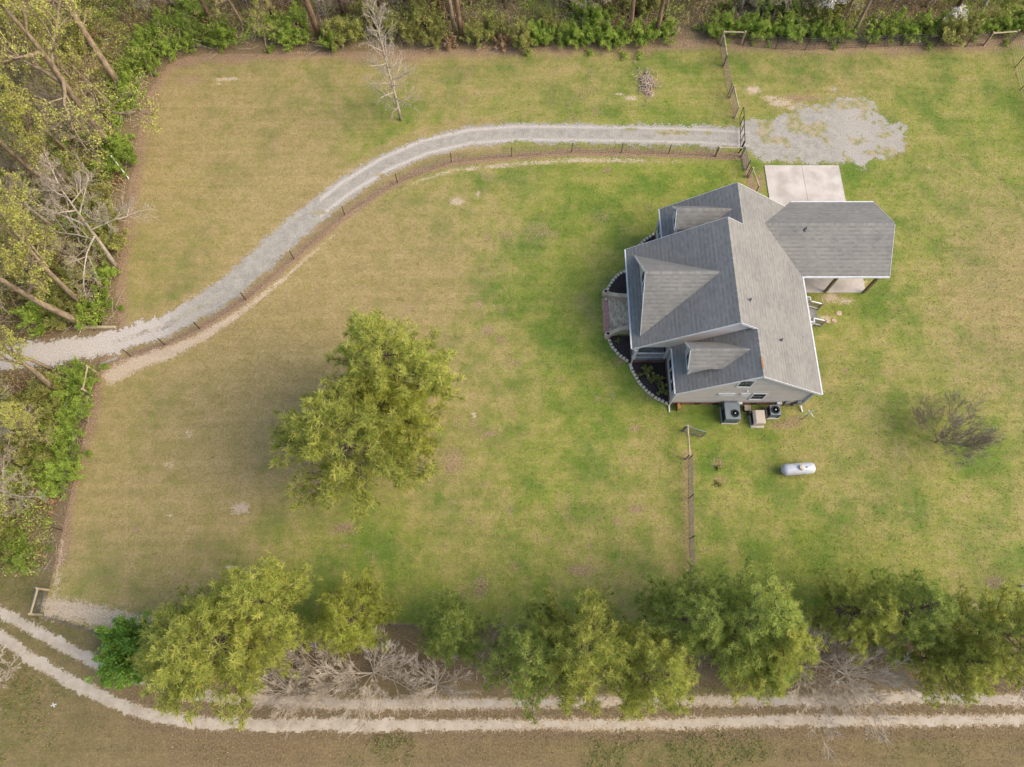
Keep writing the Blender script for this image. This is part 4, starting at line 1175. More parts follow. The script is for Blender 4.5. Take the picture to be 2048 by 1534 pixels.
def bush(seed, r, h, mat='vivid', n=5200, lsize=(.17,.055), name='shrub', stems=26, clump=34):
    """leafy sprays round many stems; clumps leave gaps"""
    rs = np.random.RandomState(seed)
    root = thing(name, 'shrub', 'shrub')
    st = MB(); cs, ds = [], []
    for i in range(stems):
        a = rs.rand()*6.28; e = rs.uniform(.5,1.45)
        L = math.sqrt((r*math.cos(e))**2+(h*math.sin(e))**2)*rs.uniform(.7,1.08)
        B = limb(rs, (rs.normal()*.15*r, rs.normal()*.15*r, 0), (math.cos(a)*math.cos(e), math.sin(a)*math.cos(e), math.sin(e)), L, 4, .14)
        st.tube(B, np.linspace(.03,.010,5), 3, cap=False)
        for k in range(clump//6+3):
            q, d = at(B, rs.uniform(.4,.999)); d = d/np.linalg.norm(d)
            e2 = q + (d*.5+rv(rs))*rs.uniform(.15,.42)*r*.45
            cs.append((q, e2))
    m = n//len(cs)+1; C, D, tt = [], [], []
    for q, e2 in cs:
        t0 = rs.rand(); u = rs.rand(m,1)
        C.append(q+(e2-q)*u+rs.normal(size=(m,3))*.07*(r/1.3)); D.append(np.repeat((e2-q)[None]/(np.linalg.norm(e2-q)+1e-9), m, 0)); tt.append(np.clip(t0*.7+rs.rand(m)*.3,0,1))
    C = np.concatenate(C); C[:,2] = np.maximum(C[:,2], .04)
    V, Q, t = leaves(C, lsize[0], lsize[1], rs, .5, np.concatenate(D), np.concatenate(tt))
    mb_part(st, 'stems', M['twig'], root); mesh_part('leaves', V, Q, t, M[mat], root)
    return root
USED = set()
def put(proto, px, py, label, rz=0.0, sc=1.0, group=None, tilt=(0, 0), cat=None):
    g = G(px, py)
    if proto.name not in USED:
        USED.add(proto.name); r = proto
        r.location = g; r.rotation_euler = (tilt[0], tilt[1], rz); r.scale = (sc,)*3 if not isinstance(sc, tuple) else sc
        r['label'] = label
        if group: r['group'] = group
        elif 'group' in r: del r['group']
    else:
        r = clone(proto, g, rz, sc, label, group, tilt)
        if not group and 'group' in r: del r['group']
    if cat: r['category'] = cat
    return r

# ---- pines
pA = pine(1, 14.0, 2.6, 5.0, 'needle', .4, 1.05, .24)
pB = pine(2, 12.5, 2.0, 4.6, 'needle', .4, 1.0, .2)
pC = pine(3, 8.0, 1.0, 2.6, 'needle2', .05, .9, .13)
pD = pine(4, 12.0, 2.2, 4.0, 'needle2', .25, .85, .18)
pE = pine(5, 9.0, 1.4, 3.4, 'needle3', .2, 1.0, .14)
lone = 'pines at the centre of the lawn'
put(pA, 824, 812, 'tall pine with the highest crown of the clump in mid lawn', .4, 1.0, lone)
put(pB, 760, 932, 'broad pine with yellow catkins on the lower left side of the lawn clump', 1.1, 1.12, lone)
put(pE, 815, 882, 'yellow-green pine tucked low on the right side of the lawn clump', 3.0, 1.0, lone)
put(pC, 745, 846, 'small dark pine filling the upper left of the lawn clump', 2.0, .95, lone)
row = 'pines along the dirt track'
put(pB, 512, 1268, 'wide catkin-covered pine beside the dark glossy evergreen at the track bend', 2.2, 1.02, row)
put(pA, 590, 1235, 'tall pine behind the catkin-covered pine near the left end of the track row', 4.0, .80, row)
put(pE, 735, 1235, 'small yellow-green pine above the pale thicket in the track row', 5.1, .82, row)
put(pA, 440, 1300, 'pine overhanging the track right where it bends', 1.4, .68, row)
put(pC, 905, 1262, 'young dark green pine standing alone above the small round bare shrub', .8, .95, row)
put(pD, 1075, 1305, 'loose pine at the left end of the long central pine mass', .5, .85, row)
put(pB, 1165, 1290, 'olive pine in the middle of the central pine mass', .9, .9, row)
put(pA, 1260, 1340, 'catkin-tipped pine reaching over both ruts of the track', 2.6, .72, row)
put(pD, 1320, 1245, 'dark pine at the foot of the wire fence run', 3.4, .82, row)
put(pD, 1425, 1265, 'bluish dark pine right of the wire fence end', 4.4, .95, row)
put(pB, 1490, 1300, 'pine with a bright top at the right end of the central mass', 5.5, .78, row)
put(pC, 1500, 1345, 'low dark pine edge trailing towards the upper rut', 2.0, .75, row)
put(pB, 1650, 1215, 'thin olive pine behind the grey bare thicket by the track', 1.9, .66, row)
put(pD, 1745, 1228, 'open-crowned pine between the grey bare thicket and the big right-hand pine', .2, .78, row)
put(pA, 1868, 1285, 'large dense pine at the right end of the track row', 3.7, .84, row)
put(pB, 1810, 1312, 'shorter pine in front of the large dense pine at the right end', 2.9, .62, row)
# ---- glossy evergreen at the bend
mg = bush(21, 1.8, 4.4, 'magnolia', 16000, (.24,.10), 'evergreen_tree', 90, 30); mg['category'] = 'tree'
put(mg, 288, 1300, 'dense glossy dark evergreen beside the sandy fence corner', .3, .92)
# ---- bare trees and thickets
bt1 = bare(31, 12.5, 2.5, 'bare_tree', 'pale', 3, 46, None, 0, .13, .10, True, lup=.35, minr=.006, wob=.08)
put(bt1, 802, 240, 'slender pale bare tree on the lawn above the curving drive', .2)
bt2 = bare(33, 4.0, 2.6, 'bare_thicket', 'bleached', 4, 13, None, 0, .075, .2, False, lup=.6, minr=.009, wob=.05, kids=(8,7,6), frac=(.3,.56)); bt2['category'] = 'shrub'
bt3 = bare(35, 2.9, 2.6, 'bare_thicket', 'bleached', 4, 17, None, 0, .08, .2, False, lup=.5, minr=.008, wob=.045, kids=(7,6,5), frac=(.3,.52)); bt3['category'] = 'shrub'
th_ = 'bare shrubs along the dirt track'
put(bt2, 655, 1340, 'pale bare shrub under the edge of the left pine group', .4, .72, th_)
put(bt2, 748, 1345, 'largest pale bare shrub of the thicket beside the track', 2.3, .9, th_)
put(bt2, 580, 1382, 'pale bare shrub leaning over the upper rut', 4.0, .6, th_)
put(bt3, 875, 1368, 'round star-shaped bare shrub right of the pale thicket', .7, .8, th_)
put(bt2, 1600, 1335, 'brownish bare shrub left of the grey arching one', 1.0, .95, th_)
put(bt3, 1690, 1350, 'grey arching bare shrub beside the upper rut', 3.2, 1.2, th_)
put(bt2, 2035, 1325, 'pale bare shrub at the far right end of the track row', 5.0, 1.05, th_)
put(bt3, -10, 1375, 'sparse bare shrub below the left end of the dirt track', 1.6, .9, th_)
ot = bare(37, 2.3, 2.2, 'ornamental_tree', 'haze', 4, 10, None, 0, .055, .2, False, lup=.6, minr=.005, sides=3, wob=.08, kids=(8,7,7), frac=(.42,.7))
put(ot, 1872, 885, 'small multi-stemmed bare ornamental tree on the lawn east of the gas tank', .9, 1.2, None, (-.06, .22))
# ---- forest: tall trunks with thin spring foliage (bases in the photo's pixels)
f1 = bare(41, 21, 6.0, 'spring_tree', 'bark2', 4, 11, 'bud', 13000, .36, .22, True, lsize=.125, lup=.55, minr=.016)
f2 = bare(43, 19, 4.6, 'spring_tree', 'bark2', 4, 10, 'bud', 11000, .27, .30, True, lsize=.12, lup=.6, minr=.015)
f3 = bare(45, 15, 3.4, 'slender_tree', 'bark2', 3, 16, 'bud', 4000, .16, .25, True, lsize=.12, lup=.7, minr=.014)
f4 = bare(47, 10, 4.2, 'bare_tree', 'pale', 4, 11, None, 0, .2, .3, True, lup=.2, minr=.010, wob=.1)
tp = bare(49, 24, 3.0, 'pine_trunk_tree', 'bark', 3, 10, None, 0, .30, .55, True, lup=.2, minr=.02)
lf = 'woodland trees on the left edge'; tf = 'woodland trees along the top edge'
put(f1, 226, 300, 'thick forked forest tree rooted by the bend of the lawn edge', 2.0, 1.0, lf, (-.0, -.06))
put(f1, 246, 180, 'thick straight forest tree at the rounded lawn corner', 4.4, .93, lf, (.05, -.05))
put(f4, 233, 535, 'pale bare tree spreading its limbs over the lawn beside the ditch', 4.1, 1.0, lf, (-.02, -.1))
put(f2, 168, 650, 'leaning grey tree rooted behind the pale timber beam at the drive entrance', 1.0, 1.0, lf, (-.05, -.12))
put(f2, 165, 612, 'brown tree just above the one behind the timber beam', 2.6, .85, lf, (0, -.1))
put(f3, 110, 742, 'thin tree standing in the pale gravel at the drive mouth', .3, .9, lf, (-.05, -.15))
put(f2, 118, 786, 'grey tree rooted on the lower side of the drive mouth', 3.8, .8, lf, (-.08, -.12))
put(f3, 236, 282, 'thin dark tree close beside the thick forked tree', 5.5, .8, lf)
put(f2, 140, 400, 'forest tree deep in the woods left of the white pole', .9, .95, lf, (0, -.1))
put(f3, 60, 470, 'slim budding tree in the woods above the drive', 2.2, 1.0, lf)
put(f2, 40, 300, 'budding yellow-green tree in the woods left of the forked tree', 3.0, .9, lf)
put(f3, 120, 230, 'slim tree between the two thickest forest trees', 4.9, .95, lf)
put(f1, -40, 520, 'big forest tree at the left margin above the drive', .2, .8, lf)
put(f3, 95, 560, 'slim tree near the dark ditch', 1.2, .85, lf)
put(f3, 40, 860, 'thin budding tree in the woods below the drive', 2.4, .6, lf)
for px, py, p, rz, s, lb, tl in ((432,58,tp,0,.8,'brown pine trunk standing over the leftmost bright bushes of the top edge',(0,-.03)),(552,45,tp,1,.8,'brown pine trunk beside the rounded bright green bush',(0,.0)),
     (640,76,tp,2,1.0,'thickest brown trunk of the top woods right of the rounded bright bush',(0,-.05)),(535,105,f3,3,.5,'thin bare sapling trunk standing at the lawn edge under the pine trunks',(0,-.1)),
     (690,35,tp,3,.9,'reddish trunk left of the pale lawn tree',(0,.02)),(728,30,tp,4,.85,'reddish trunk right behind the pale lawn tree',(0,.05)),(912,72,f2,5,.8,'grey leaning tree next to a straight brown trunk',(0,-.2)),
     (924,78,tp,.4,.85,'straight brown trunk beside the grey leaning tree',(0,-.02)),(1140,15,tp,1.4,.8,'trunk half hidden by bushes in the middle of the top edge',(0,.0)),(1258,82,tp,2.4,.72,'slim brown trunk, left of the close pair rooted at the lawn edge',(0,.06)),
     (1311,75,tp,3.4,.72,'slim brown trunk, right of the close pair rooted at the lawn edge',(0,.06)),(1480,20,f4,.2,1.1,'pale drooping bare tree behind the fence corner',(0,0)),(1705,72,f2,4.4,.7,'grey leaning tree right of the white blossom',(0,.12)),
     (1590,20,f3,1.9,.8,'thin grey tree left of the white blossom',(0,.1)),(1850,15,f4,2.9,1.0,'pale bare tree in the woods near the right corner',(0,0)),(1960,25,f4,.9,.8,'small bare tree behind the far fence brace',(0,0)),
     (490,60,f3,1.5,.8,'slim tree between the first two pine trunks',(0,-.05)),(1010,20,f3,2.5,.8,'slim grey tree in the middle of the top woods',(0,0)),(350,20,f3,.5,.8,'thin bare tree in the top left woods',(0,-.1)),(760,20,f3,3.5,.8,'thin tree behind the top of the pale lawn tree',(0,0))):
    put(p, px, py, lb, rz, s, tf, tl)
# ---- shrubs
s1 = bush(51, 1.5, 1.9, 'vivid', 5600); s2 = bush(53, 1.2, 1.6, 'vivid', 4200, (.14,.05)); s3 = bush(55, 1.6, 2.3, 'olive', 5200, (.16,.06)); s4 = bush(57, 1.1, 1.3, 'brownleaf', 2200, (.17,.07))
s5 = bush(59, .38, .5, 'olive', 700, (.12,.06), stems=12, clump=12)
rsb = random.Random(77)
ORD = 'first second third fourth fifth sixth seventh eighth ninth tenth eleventh twelfth thirteenth fourteenth fifteenth sixteenth'.split()
def hedge(lst, label, group):
    down = max(p[1] for p in lst) - min(p[1] for p in lst) > max(p[0] for p in lst) - min(p[0] for p in lst)
    lst = sorted(lst, key=lambda p: p[1] if down else p[0]); words = label
    for i, (px, py, k) in enumerate(lst):
        what = ('vivid green bush', 'bright feathery bush', 'olive green bush', 'dry brown bush')[k]
        label = what + ', ' + ORD[i] + (' from the top ' if down else ' from the left ') + words
        put((s1,s2,s3,s4)[k], px+rsb.uniform(-4,4), py+rsb.uniform(-3,3), label, rsb.uniform(0,6.28), rsb.uniform(.8,1.15), group)
hedge([(300,100,0),(330,70,0),(372,62,0),(410,82,0),(345,105,1),(290,140,0),(450,80,0),(380,95,1)], 'in the bank at the rounded lawn corner', 'bushes of the top left bank')
hedge([(560,70,0),(590,60,0),(585,88,1),(610,85,1)], 'between the two thick pine trunks', 'bushes between the pine trunks')
hedge([(665,90,1),(695,86,2),(720,70,3),(745,62,2),(790,70,2),(830,80,2),(870,85,2),(850,55,2),(900,90,3)], 'behind the pale lawn tree', 'bushes behind the pale lawn tree')
hedge([(960,88,2),(990,70,2),(1010,88,3),(1045,88,2),(1080,80,0),(1095,60,2),(1110,85,0),(1140,75,0),(1165,85,0),(1195,78,0),(1200,50,0),(1230,82,0),(1285,78,0),(1325,72,1),(1170,40,0)], 'in the bank around the slim trunk pair', 'bushes of the middle top bank')
hedge([(1425,68,0),(1460,62,0),(1500,70,0),(1540,68,0),(1575,74,0),(1610,70,0),(1645,78,0),(1680,80,0),(1600,45,0)], 'spilling over the back fence', 'bushes over the back fence')
hedge([(1740,80,1),(1775,72,0),(1810,76,0),(1850,66,0),(1885,76,2),(1920,70,2),(1955,60,0),(2010,62,0),(2040,58,0)], 'behind the far fence brace', 'bushes in the far right corner')
hedge([(250,215,0),(262,190,1),(245,240,1),(258,160,0),(225,300,0),(240,310,0),(252,332,0),(218,350,1),(200,360,1)], 'between forked tree and white pole', 'bushes below the forked tree')
hedge([(205,610,0),(180,640,1),(215,560,1),(225,500,2),(215,460,2),(170,560,2)], 'beside the dark ditch', 'bushes round the ditch')
hedge([(165,760,0),(150,790,0),(172,785,1),(158,830,0),(150,870,1),(140,900,0),(150,845,1),(130,945,0),(120,970,0)], 'below the drive mouth', 'bushes below the drive mouth')
hedge([(110,800,2),(60,830,2),(100,870,2),(40,900,2),(80,930,2),(30,960,0),(20,1010,3),(90,1000,3),(10,1080,0),(50,1110,0),(20,860,2)], 'in the lower left thicket', 'bushes of the lower left thicket')
for px, py, lb in ((1290,742,'leafy shrub nearest the porch railing in the mulched bed'),(1310,758,'middle leafy shrub of three in the mulched bed'),(1327,778,'leafy shrub nearest the house corner in the mulched bed')):
    put(s5, px, py+4, lb, rsb.uniform(0,6), 1.5, 'shrubs in the mulched bed')
put(s5, 1236, 683, 'small low plant in the bed between steps and porch corner', 1, .6); put(s5, 1437, 936, 'small sapling on the bare spot east of the wire fence', 2, .55); put(s5, 1437, 968, 'small green sapling below the other one east of the wire fence', 3, .6)
rw = random.Random(12)
def scatter(protos, label, group, cat, n, region, smin, smax):
    k = 0
    while k < n:
        px, py = rw.uniform(*region[0]), rw.uniform(*region[1])
        g = G(px, py); qx, qy = np.array([px]), np.array([py])
        if inpoly(qx, qy, LAWN)[0] or inpoly(qx, qy, VERGE)[0] or dline(qx, qy, DRIVE)[0][0] < 62 or dline(qx, qy, LAWN+LAWN[:1])[0][0] < 30: continue
        put(rw.choice(protos), px, py, label, rw.uniform(0,6.28), rw.uniform(smin,smax), group, (rw.uniform(-.06,.06), rw.uniform(-.1,.06))); k += 1
scatter([f2,f3,f3,f4], 'budding woodland tree standing deep among the woods above the drive', 'woodland trees above the drive', 'tree', 26, ((-190,240),(-130,640)), .6, .95)
scatter([f3,f4,f3], 'small budding tree in the tangle of woods below the drive', 'woodland trees below the drive', 'tree', 9, ((-120,130),(790,1100)), .35, .6)
scatter([f3,f4,f2], 'thin woodland tree standing back from the lawn behind the top bushes', 'woodland trees behind the top bushes', 'tree', 24, ((300,2100),(-140,30)), .55, .85)
f5 = bare(65, 7, 2.6, 'bare_tree', 'pale', 4, 10, 'bud', 900, .08, .15, True, lup=.6, minr=.008, wob=.09, lsize=.13)
f6 = bare(67, 5, 2.0, 'bare_tree', 'pale', 4, 8, None, 0, .08, .15, False, lup=.9, minr=.010, wob=.09)
scatter([f5,f6,f5], 'thin grey bare sapling standing among the trees above the drive', 'bare saplings above the drive', 'tree', 34, ((-150,235),(-110,640)), .7, 1.2)
scatter([f5,f6], 'thin grey bare sapling in the tangle of woods below the drive', 'bare saplings below the drive', 'tree', 14, ((-80,140),(790,1110)), .5, .8)
scatter([f5,f6,f5], 'thin grey bare sapling among the trunks behind the top bushes', 'bare saplings behind the top bushes', 'tree', 60, ((290,2080),(-90,45)), .6, 1.1)
scatter([tp,tp,f3], 'brown trunk standing in the shade behind the front trees of the top woods', 'shaded trunks of the top woods', 'tree', 22, ((300,2060),(-60,40)), .5, .85)
scatter([s1,s3,s3,s2,s4], 'leafy woodland bush deep among the trees above the drive', 'woodland bushes above the drive', 'shrub', 46, ((-170,235),(-120,640)), .9, 1.5)
scatter([s1,s3,s3,s4,s2], 'leafy woodland bush in the tangle of woods below the drive', 'woodland bushes below the drive', 'shrub', 20, ((-100,140),(790,1110)), .8, 1.3)
scatter([s1,s3,s2,s4,s3], 'woodland bush standing back from the lawn behind the front row of bushes', 'woodland bushes behind the top bushes', 'shrub', 60, ((280,2100),(-130,45)), .9, 1.5)
put(f4, 60, 1000, 'grey spreading bare tree in the lower left thicket', 1.0, .62, lf); put(f4, 70, 880, 'pale bare tree in the thicket beside the bright bushes', 2.5, .5, lf); put(f4, 10, 850, 'pale bare tree at the left margin below the drive', 4.5, .55, lf)
bl = bare(61, 3.6, 2.0, 'blossom_tree', 'pale', 3, 8, 'blossom', 1100, .09, .3, True, lsize=.15, lup=.6, name_leaf='blossom')
put(bl, 1648, 48, 'white blossoming tree at the top edge behind the back fence', 0, 1.0); put(bl, 1893, 66, 'small sparse white blossoming tree near the far right fence brace', 2, .6); put(bl, 2040, 1172, 'white flowering twigs at the right margin above the pines', 3, .62)
yg = bare(63, 4.5, 1.2, 'sapling', 'bark2', 3, 7, 'vivid', 500, .06, .3, True, lsize=.2, lup=.6); yg['category'] = 'tree'
put(yg, 1532, 1215, 'bright yellow-green leafy sapling poking out above the dark pines', 0, .9)

# ---- undergrowth nobody could count: low leaves and sticks on the forest floor
rs = np.random.RandomState(8)
n = 90000; X = rs.uniform(-55, 50, n); Y = rs.uniform(4, 66, n); px, py = PX(X, Y)
patch = fbm(X*.30+7, Y*.30, 4)
keep = ~inpoly(px, py, LAWN) & ~inpoly(px, py, VERGE) & (rs.rand(n) < sstep(.26, .46, patch)) & (dline(px, py, DRIVE)[0] > 36) & (dline(px, py, LAWN+LAWN[:1])[0] > 14) & (px > -170) & (px < 2240) & (py > -190)
X, Y = X[keep], Y[keep]; n = len(X); k = 8
hh = rs.rand(n)**.7*(.25+2.4*vnoise(X*.5, Y*.5)**1.4)
C = np.repeat(np.stack([X, Y, hh], 1), k, 0) + rs.normal(size=(n*k,3))*np.array([.17,.17,.10]); C[:,2] = np.abs(C[:,2])+.02
tone = np.repeat(fbm(X*.22+3, Y*.22, 3), k)
msk = tone + rs.normal(size=n*k)*.10
for nm, mt, sel in (('undergrowth', 'vivid', msk > .60), ('undergrowth', 'bud', (msk > .53) & (msk <= .60)), ('undergrowth', 'olive', (msk > .42) & (msk <= .53)), ('dry_undergrowth', 'brownleaf', msk <= .42)):
    V, Q, t_ = leaves(C[sel], .19, .075, rs, .5)
    o = mk(nm, V, Q, M[mt], kind='stuff', tint=t_)
# rough weeds on the verge
n = 26000; X = rs.uniform(-36, 36, n); Y = rs.uniform(-8, 13, n); px, py = PX(X, Y)
gv = wavg(px, py, VGREEN, 40.0)
keep = inpoly(px, py, VERGE) & ((py > 1462) | ((py < 1240) & (px < 130)) | ((px < 330) & (py > 1290))) & (f_track(X, Y, True) < .1) & (rs.rand(n) < np.clip((gv - .52) * 2.0 + (fbm(X*.5, Y*.5, 3) - .5) * 1.6, 0, .7))
X, Y = X[keep], Y[keep]; n = len(X); k = 9
C = np.repeat(np.stack([X, Y, np.zeros(n)], 1), k, 0) + rs.normal(size=(n*k,3))*np.array([.22,.22,.08]); C[:,2] = np.abs(C[:,2])+.02
V, Q, t_ = leaves(C, .17, .06, rs, .4); mk('roadside_weeds', V, Q, M['weed'], kind='stuff', tint=t_)
# fallen sticks and dead canes
n = 26000; X = rs.uniform(-60, 52, n); Y = rs.uniform(-8, 68, n); px, py = PX(X, Y)
keep = ((~inpoly(px, py, LAWN) & ~inpoly(px, py, VERGE)) | ((py > 1270) & (py < 1385) & (px > 400) & (rs.rand(n) < .4))) & (dline(px, py, DRIVE)[0] > 36)
X, Y = X[keep], Y[keep]; n = len(X)
a = rs.uniform(0, 6.28, n); L = rs.uniform(.4, 1.7, n); z0 = rs.uniform(.01,.5,n)*(rs.rand(n) < .6)+.02; z1 = z0+rs.uniform(0,1.3,n)
P0 = np.stack([X, Y, z0], 1); d = np.stack([np.cos(a)*L, np.sin(a)*L, z1-z0], 1)
s_ = np.stack([-np.sin(a), np.cos(a), np.zeros(n)], 1)*.013; uz = np.array([0,0,.018])
V = np.stack([P0-s_, P0+s_, P0+uz, P0+d-s_*.5, P0+d+s_*.5, P0+d+uz*.5], 1).reshape(-1,3)
b = np.arange(n)[:,None]*6
Q = np.concatenate([b+np.array([[0,1,4,3]]), b+np.array([[1,2,5,4]]), b+np.array([[2,0,3,5]])])
mk('fallen_sticks', V, Q, M['bleached'], kind='stuff')

# dropped leaves nobody could count, thick under the woods' edge and thin on the lawn
n = 60000; X = rs.uniform(-47, 44, n); Y = rs.uniform(-6, 56, n)
g_, l_, s2_, v_ = fields(X, Y)
ok = (rs.rand(n) < np.clip(l_*1.1-.25, .012, .9)) & (f_drive(X, Y)[0] < .5+.4*(rs.rand(n) < .15)) & ~((X > 8) & (X < 27) & (Y > 16.5) & (Y < 36))
X, Y = X[ok], Y[ok]
V, Q, t_ = leaves(np.stack([X, Y, np.full(len(X), .03)+rs.rand(len(X))*.03], 1), .11, .06, rs, 1.5)
mk('fallen_leaves', V, Q, M['brownleaf'], kind='stuff', tint=t_)

# ---- grass blades in tufts over the lawn and the verge, toned by the same masks as the ground under them
n = 150000; X = rs.uniform(-47, 44, n); Y = rs.uniform(-6, 56, n); px, py = PX(X, Y)
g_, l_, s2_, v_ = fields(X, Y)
ok = (inpoly(px, py, LAWN) | inpoly(px, py, VERGE)) & (rs.rand(n) > np.maximum(l_*.75, s2_*1.2)) & (f_drive(X, Y)[0] < .42) & (f_track(X, Y)[0] < .4)
ok &= ~((X > 8.2) & (X < 20.7) & (Y > 16.6) & (Y < 31)) & ~((X > 20.5) & (X < 27) & (Y > 25.6) & (Y < 37) & (X < 26.95))
X, Y, g_, l_, s2_, v_ = X[ok], Y[ok], g_[ok], l_[ok], s2_[ok], v_[ok]; n = len(X); k = 3
hgt = (.035 + .05*rs.rand(n) + .10*v_*rs.rand(n))[:,None]
ang = rs.uniform(0, 6.28, (n, k)); lean = rs.uniform(.4, 1.1, (n, k))
c = np.stack([X, Y, np.zeros(n)], 1)[:,None,:] + np.concatenate([rs.normal(size=(n,k,2))*.035, np.zeros((n,k,1))], 2)
dirv = np.stack([np.cos(ang)*lean, np.sin(ang)*lean, np.ones((n,k))], 2)*hgt[:,:,None]
sd_ = np.stack([-np.sin(ang), np.cos(ang), np.zeros((n,k))], 2)*.011
V = np.stack([c-sd_, c+sd_, c+dirv], 2).reshape(-1,3); Q = np.arange(n*k*3).reshape(-1,3)
mk('grass', V, Q, M['ground'], kind='stuff', attrs=dict(green=np.repeat(np.clip(g_+.08,0,1), k*3), litter=np.repeat(l_*.8, k*3), sand=np.repeat(s2_*.5, k*3), stone=np.full(n*k*3,-2.0), rut=np.full(n*k*3,-2.0)))

# ------------------------------------------------------------------ fences, gates and yard things
def fence(label, pts, h, post='steel', spacing=None, rail=None, group='wire fences round the yard', name='wire_fence', strands=5, vert=.30, braces=(), gauge=.010):
    """posts are parts; the woven wire is one part of strands and stays"""
    P = [G(*p) for p in pts]
    r = thing(name, label, 'fence', tuple(P[0]), group)
    Q = P
    if spacing:
        Q = []
        seg = [0]
        for a, b in zip(P, P[1:]): seg.append(seg[-1]+(b-a).length)
        n = max(1, round(seg[-1]/spacing))
        for i in range(n+1):
            s = seg[-1]*i/n; k = max(j for j in range(len(seg)) if seg[j] <= s+1e-6); k = min(k, len(P)-2)
            Q.append(P[k].lerp(P[k+1], (s-seg[k])/(seg[k+1]-seg[k])))
    for q in Q:
        m = MB()
        if post == 'steel':
            m.beam(q, q+Vector((0,0,h+.12)), .055, .05); m.beam(q+Vector((0,.03,h*.5)), q+Vector((0,.03,h+.1)), .02, .03)
            m.build('post', M['rust'], r)
        else:
            m.tube([q, q+Vector((0,0,h*.5)), q+Vector((0,0,h+.08))], [.075,.07,.065], 8); m.build('post', M['greywood'], r)
    w = MB()
    for a, b in zip(Q, Q[1:]):
        for i in range(strands+1):
            z = Vector((0,0,.06+(h-.06)*i/strands)); w.beam(a+z, b+z, gauge, gauge)
        L = (b-a).length; n = int(L/vert)
        for i in range(1, n): c = a.lerp(b, i/n); w.beam(c+Vector((0,0,.06)), c+Vector((0,0,h)), .007, .007)
    if w.n: w.build('wire_mesh', M['wire'], r, kind='stuff')
    for a, b in braces:
        ga, gb = G(*a), G(*b)
        for g in (ga, gb):
            m = MB(); m.tube([g, g+Vector((0,0,.7)), g+Vector((0,0,h+.16))], [.085,.08,.075], 8); m.build('post', M['wood'], r)
        m = MB(); m.tube([ga+Vector((0,0,h+.02)), gb+Vector((0,0,h+.02))], [.065,.06], 8); m.build('rail', M['wood'], r)
    return r
fence('low wire fence on thin steel posts following the south side of the gravel drive', [(262,712),(330,690),(400,658),(492,600),(588,518),(690,430),(795,366),(903,325),(1023,313),(1143,305),(1242,306),(1337,308),(1430,312)], 1.05,
      braces=(((1432,313),(1482,313)),))
fence('wire fence with a timber brace running down the west edge of the lawn', [(192,745),(183,790),(170,870),(150,950),(130,1040),(112,1120),(98,1178)], 1.15, 'steel', 4.0, braces=(((193,745),(184,790)),))
fence('wire fence with a timber corner brace along the bottom of the lawn', [(84,1230),(210,1268),(500,1262),(770,1250),(1000,1252),(1380,1251),(1500,1250),(2048,1252),(2200,1252)], 1.15, 'steel', 4.5, braces=(((98,1180),(84,1230)),))
fence('wire fence with a pale timber brace crossing the lawn south of the house', [(1378,918),(1379,1000),(1381,1100),(1384,1250)], 1.1, 'steel', 3.0, gauge=.026, braces=(((1368,862),(1372,918)),))
fence('wire fence between lawn and yard north of the driveway gate', [(1441,92),(1446,135),(1456,190),(1469,236)], 1.2, 'steel', braces=(((1440,88),(1446,132)),((1460,195),(1469,236))), gauge=.022)
fence('wire fence along the back woods with yellow timber end braces', [(1485,92),(1550,98),(1610,100),(1670,97),(1730,95),(1800,92),(1870,92),(1930,94),(1965,92)], 1.25, 'steel', braces=(((1440,87),(1482,88)),((1968,90),(2018,86))), gauge=.018)
fence('dark wire fence with slanting posts in the far right corner', [(2020,88),(2030,135),(2040,180),(2052,230),(2070,300)], 1.3, 'steel', gauge=.02, group='wire fences round the yard')
fence('short fence run with a pale timber brace between gate and house', [(1492,340),(1494,352)], 1.1, 'steel', braces=(((1497,355),(1509,390)),))
# chain-link walk gates and the black drive gate
def panel_gate(label, a, b, h, mat, z0=.08, cols=3, mesh=True, name='gate', group=None, kname='gate'):
    ga, gb = G(*a), G(*b); r = thing(name, label, 'gate', tuple(ga), group)
    f = MB(); z = lambda k: Vector((0,0,k))
    for k in (z0, h): f.beam(ga+z(k), gb+z(k), .05, .05)
    for i in range(cols+1): c = ga.lerp(gb, i/cols); f.beam(c+z(z0), c+z(h), .05, .05)
    f.build('frame', M[mat], r)
    if mesh:
        w = MB(); L = (gb-ga).length; n = int(L/.12)
        for i in range(-8, n):
            u0, u1 = i/n, (i+8)/n
            for s in (0, 1):
                za, zb = (z0, h) if s == 0 else (h, z0); a0, a1 = max(0,u0), min(1,u1)
                if a1-a0 < .02: continue
                t0, t1 = (a0-u0)/(u1-u0), (a1-u0)/(u1-u0)
                w.beam(ga.lerp(gb,a0)+z(za+(zb-za)*t0), ga.lerp(gb,a1)+z(za+(zb-za)*t1), .008, .008)
        w.build('wire_mesh', M['wire'], r, kind='stuff')
    for q in (ga, gb)[:1]:
        m = MB(); m.tube([q-Vector((0.08,0,0)), q-Vector((.08,0,0))+z(h+.1)], [.05,.05], 8); m.build('post', M[mat], r)
    return r
panel_gate('closed black steel tube gate across the gravel drive', (1480,306), (1478,237), 1.35, 'darksteel', .25, 4, False)
panel_gate('narrow grey chain-link gate between the drive gate and the house fence', (1483,314), (1490,342), 1.2, 'galv', cols=1)
panel_gate('open grey chain-link walk gate swung out below the house corner', (1366,862), (1404,874), 1.15, 'galv', cols=1)
panel_gate('small grey chain-link panel at the bottom left fence corner', (92,1178), (80,1228), 1.0, 'galv', cols=1)
